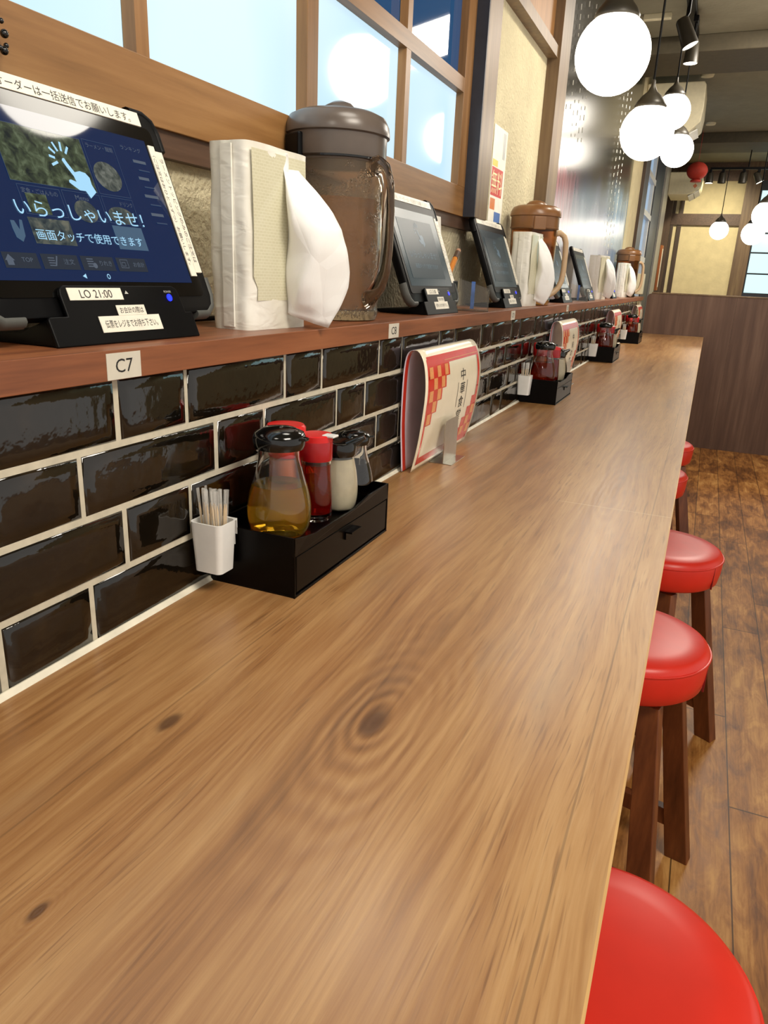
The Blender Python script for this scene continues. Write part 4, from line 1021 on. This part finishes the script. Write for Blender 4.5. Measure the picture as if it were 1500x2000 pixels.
mk('rail', M().box(.315, 1.6, -.02, .02, -.012, .012), MT['black'], tk2, smooth=0)
for x in (.7, 1.4): mk('hanger', M().tube([(x, 0, .01), (x, 0, 1.85 - 1.667)], .006, 8), MT['black'], tk2)
for i, (x, lb, on) in enumerate(((.32, 'lit black spotlight at the left end of the far hanging rail beside the red ornament', True), (.45, 'small black fitting on the far hanging rail above the smallest pendant', False), (.66, 'black spotlight hanging from the middle of the far rail', False), (.81, 'tilted black spotlight at the right of the far rail', True))):
    spotlight(lb, (x, 9.58, 1.667 - .09), 0 if i < 3 else 28, 180, .078, .115, on)
def det(name, label, cat, loc, r=.045):
    m = mk(name, M().rev([(r, -.018), (r * 1.1, -.006), (r * 1.1, 0)], seg=28), MT['ivory'], loc=loc, smooth=40); tag(m, label, cat); return m
det('smoke_detector', 'small round ceiling fitting right of the first air conditioner', 'ceiling fitting', (.25, 6.75, CE))
det('ceiling_downlight', 'tiny lit ceiling downlight beyond the first air conditioner', 'downlight', (.27, 8.6, CE))
vt = mk('ceiling_bar', M().box(-.09, .07, -.02, .02, -.03, 0), MT['ivory'], loc=(-.01, 5.3, CE), smooth=0, bevel=.003)
tag(vt, 'thin pale bar fixed on the ceiling above the pendants', 'ceiling fitting')

def aircon(label, loc, w=.42, L=.9, h=.36, opened=True):
    t = thing('air_conditioner', label, 'air conditioner', loc, None, 'wall air conditioners')
    P = [(0, 0), (w * .60, 0), (w * .80, .02), (w * .98, .09), (w, .18), (w * .985, h * .93), (w * .95, h), (0, h)]
    mk('housing', M().prism(P, 0, L, 1), MT['ivory'], t, smooth=0, bevel=.008)
    mk('louver', M().prism([(w * .62, -.012), (w * .93, .055), (w * .945, .05), (w * .635, -.018)], .08, L - .06, 1), MT['white'], t, smooth=0)
    mk('outlet', M().prism([(w * .63, .001), (w * .80, .018), (w * .80, .016), (w * .63, -.002)], .1, L - .08, 1), MT['navy'], t, smooth=0)
    return t
aircon('first wall air conditioner, cream, behind the small globe pendants', (-.148, 6.5, 1.49), .42, .48, .36)
aircon('second farther wall air conditioner, cream, with red ornament hanging in front', (-.12, 9.9, 1.44), .36, .7, .24)
ln = thing('red_ornament', 'round red paper ornament hanging by the second air conditioner', 'ornament', (.201, 9.0, 1.57))
mk('paper_ball', M().ball((0, 0, 0), .104, 28, 16).map(lambda x, y, z: (x, y, z * .85)), MT['lantern'], ln, smooth=60)
mk('fringe', M().rev([(.05, -.088), (.055, -.106), (1e-7, -.106)], seg=20), MT['lantern'], ln)
mk('hanging_string', M().tube([(0, 0, .045), (0, 0, CE - 1.57)], .0015, 6), MT['redcap'], ln)
dm = thing('diamond_charm', 'small orange diamond charm hanging under the red paper ornament', 'charm', (.207, 8.93, 1.418))
mk('plaque', M().prism([(-.022, 0), (0, -.024), (.022, 0), (0, .024)], -.004, .004, 1), plain('orange_foil', '#c2662e', .4), dm, smooth=0)
mk('hanging_string', M().tube([(0, 0, .022), (-.004, .055, .095)], .0012, 6), MT['redcap'], dm)
pf = thing('picture_frame', 'tall orange brown framed picture leaning on the left wall beyond the partition', 'picture', (-.13, 10.45, .35))
mk('frame', M().box(-.015, .012, 0, .2, 0, .55), wood('orange_frame_wood', '#8a4a20', '#a85f2c', '#c07a3e', 'z'), pf, smooth=0)
mk('print', M().box(.012, .014, .03, .17, .04, .51), MT['tape'], pf, smooth=0)
# added bead shapes standing in for white dashes reflected in the panel
bm_ = M(); rb = random.Random(5)
for y, zt, zb in ((3.62, CE - .003, 1.10), (3.80, CE - .003, 1.02), (3.98, CE - .003, 1.06), (5.30, CE - .003, .62), (5.48, CE - .003, .60), (5.66, CE - .003, .66)):
    z = zt
    while z > zb:
        L = rb.uniform(.012, .024)
        bm_.tube([(-.158, y, z), (-.158, y, z - L)], .0022, 5)
        z -= L + rb.uniform(.012, .034)
bb = mk('reflection_dashes', bm_, MT['bead'], smooth=60)
tag(bb, 'fine rows of white dashes standing in for reflections in the dark poster panel', 'bead curtain', kind='stuff')
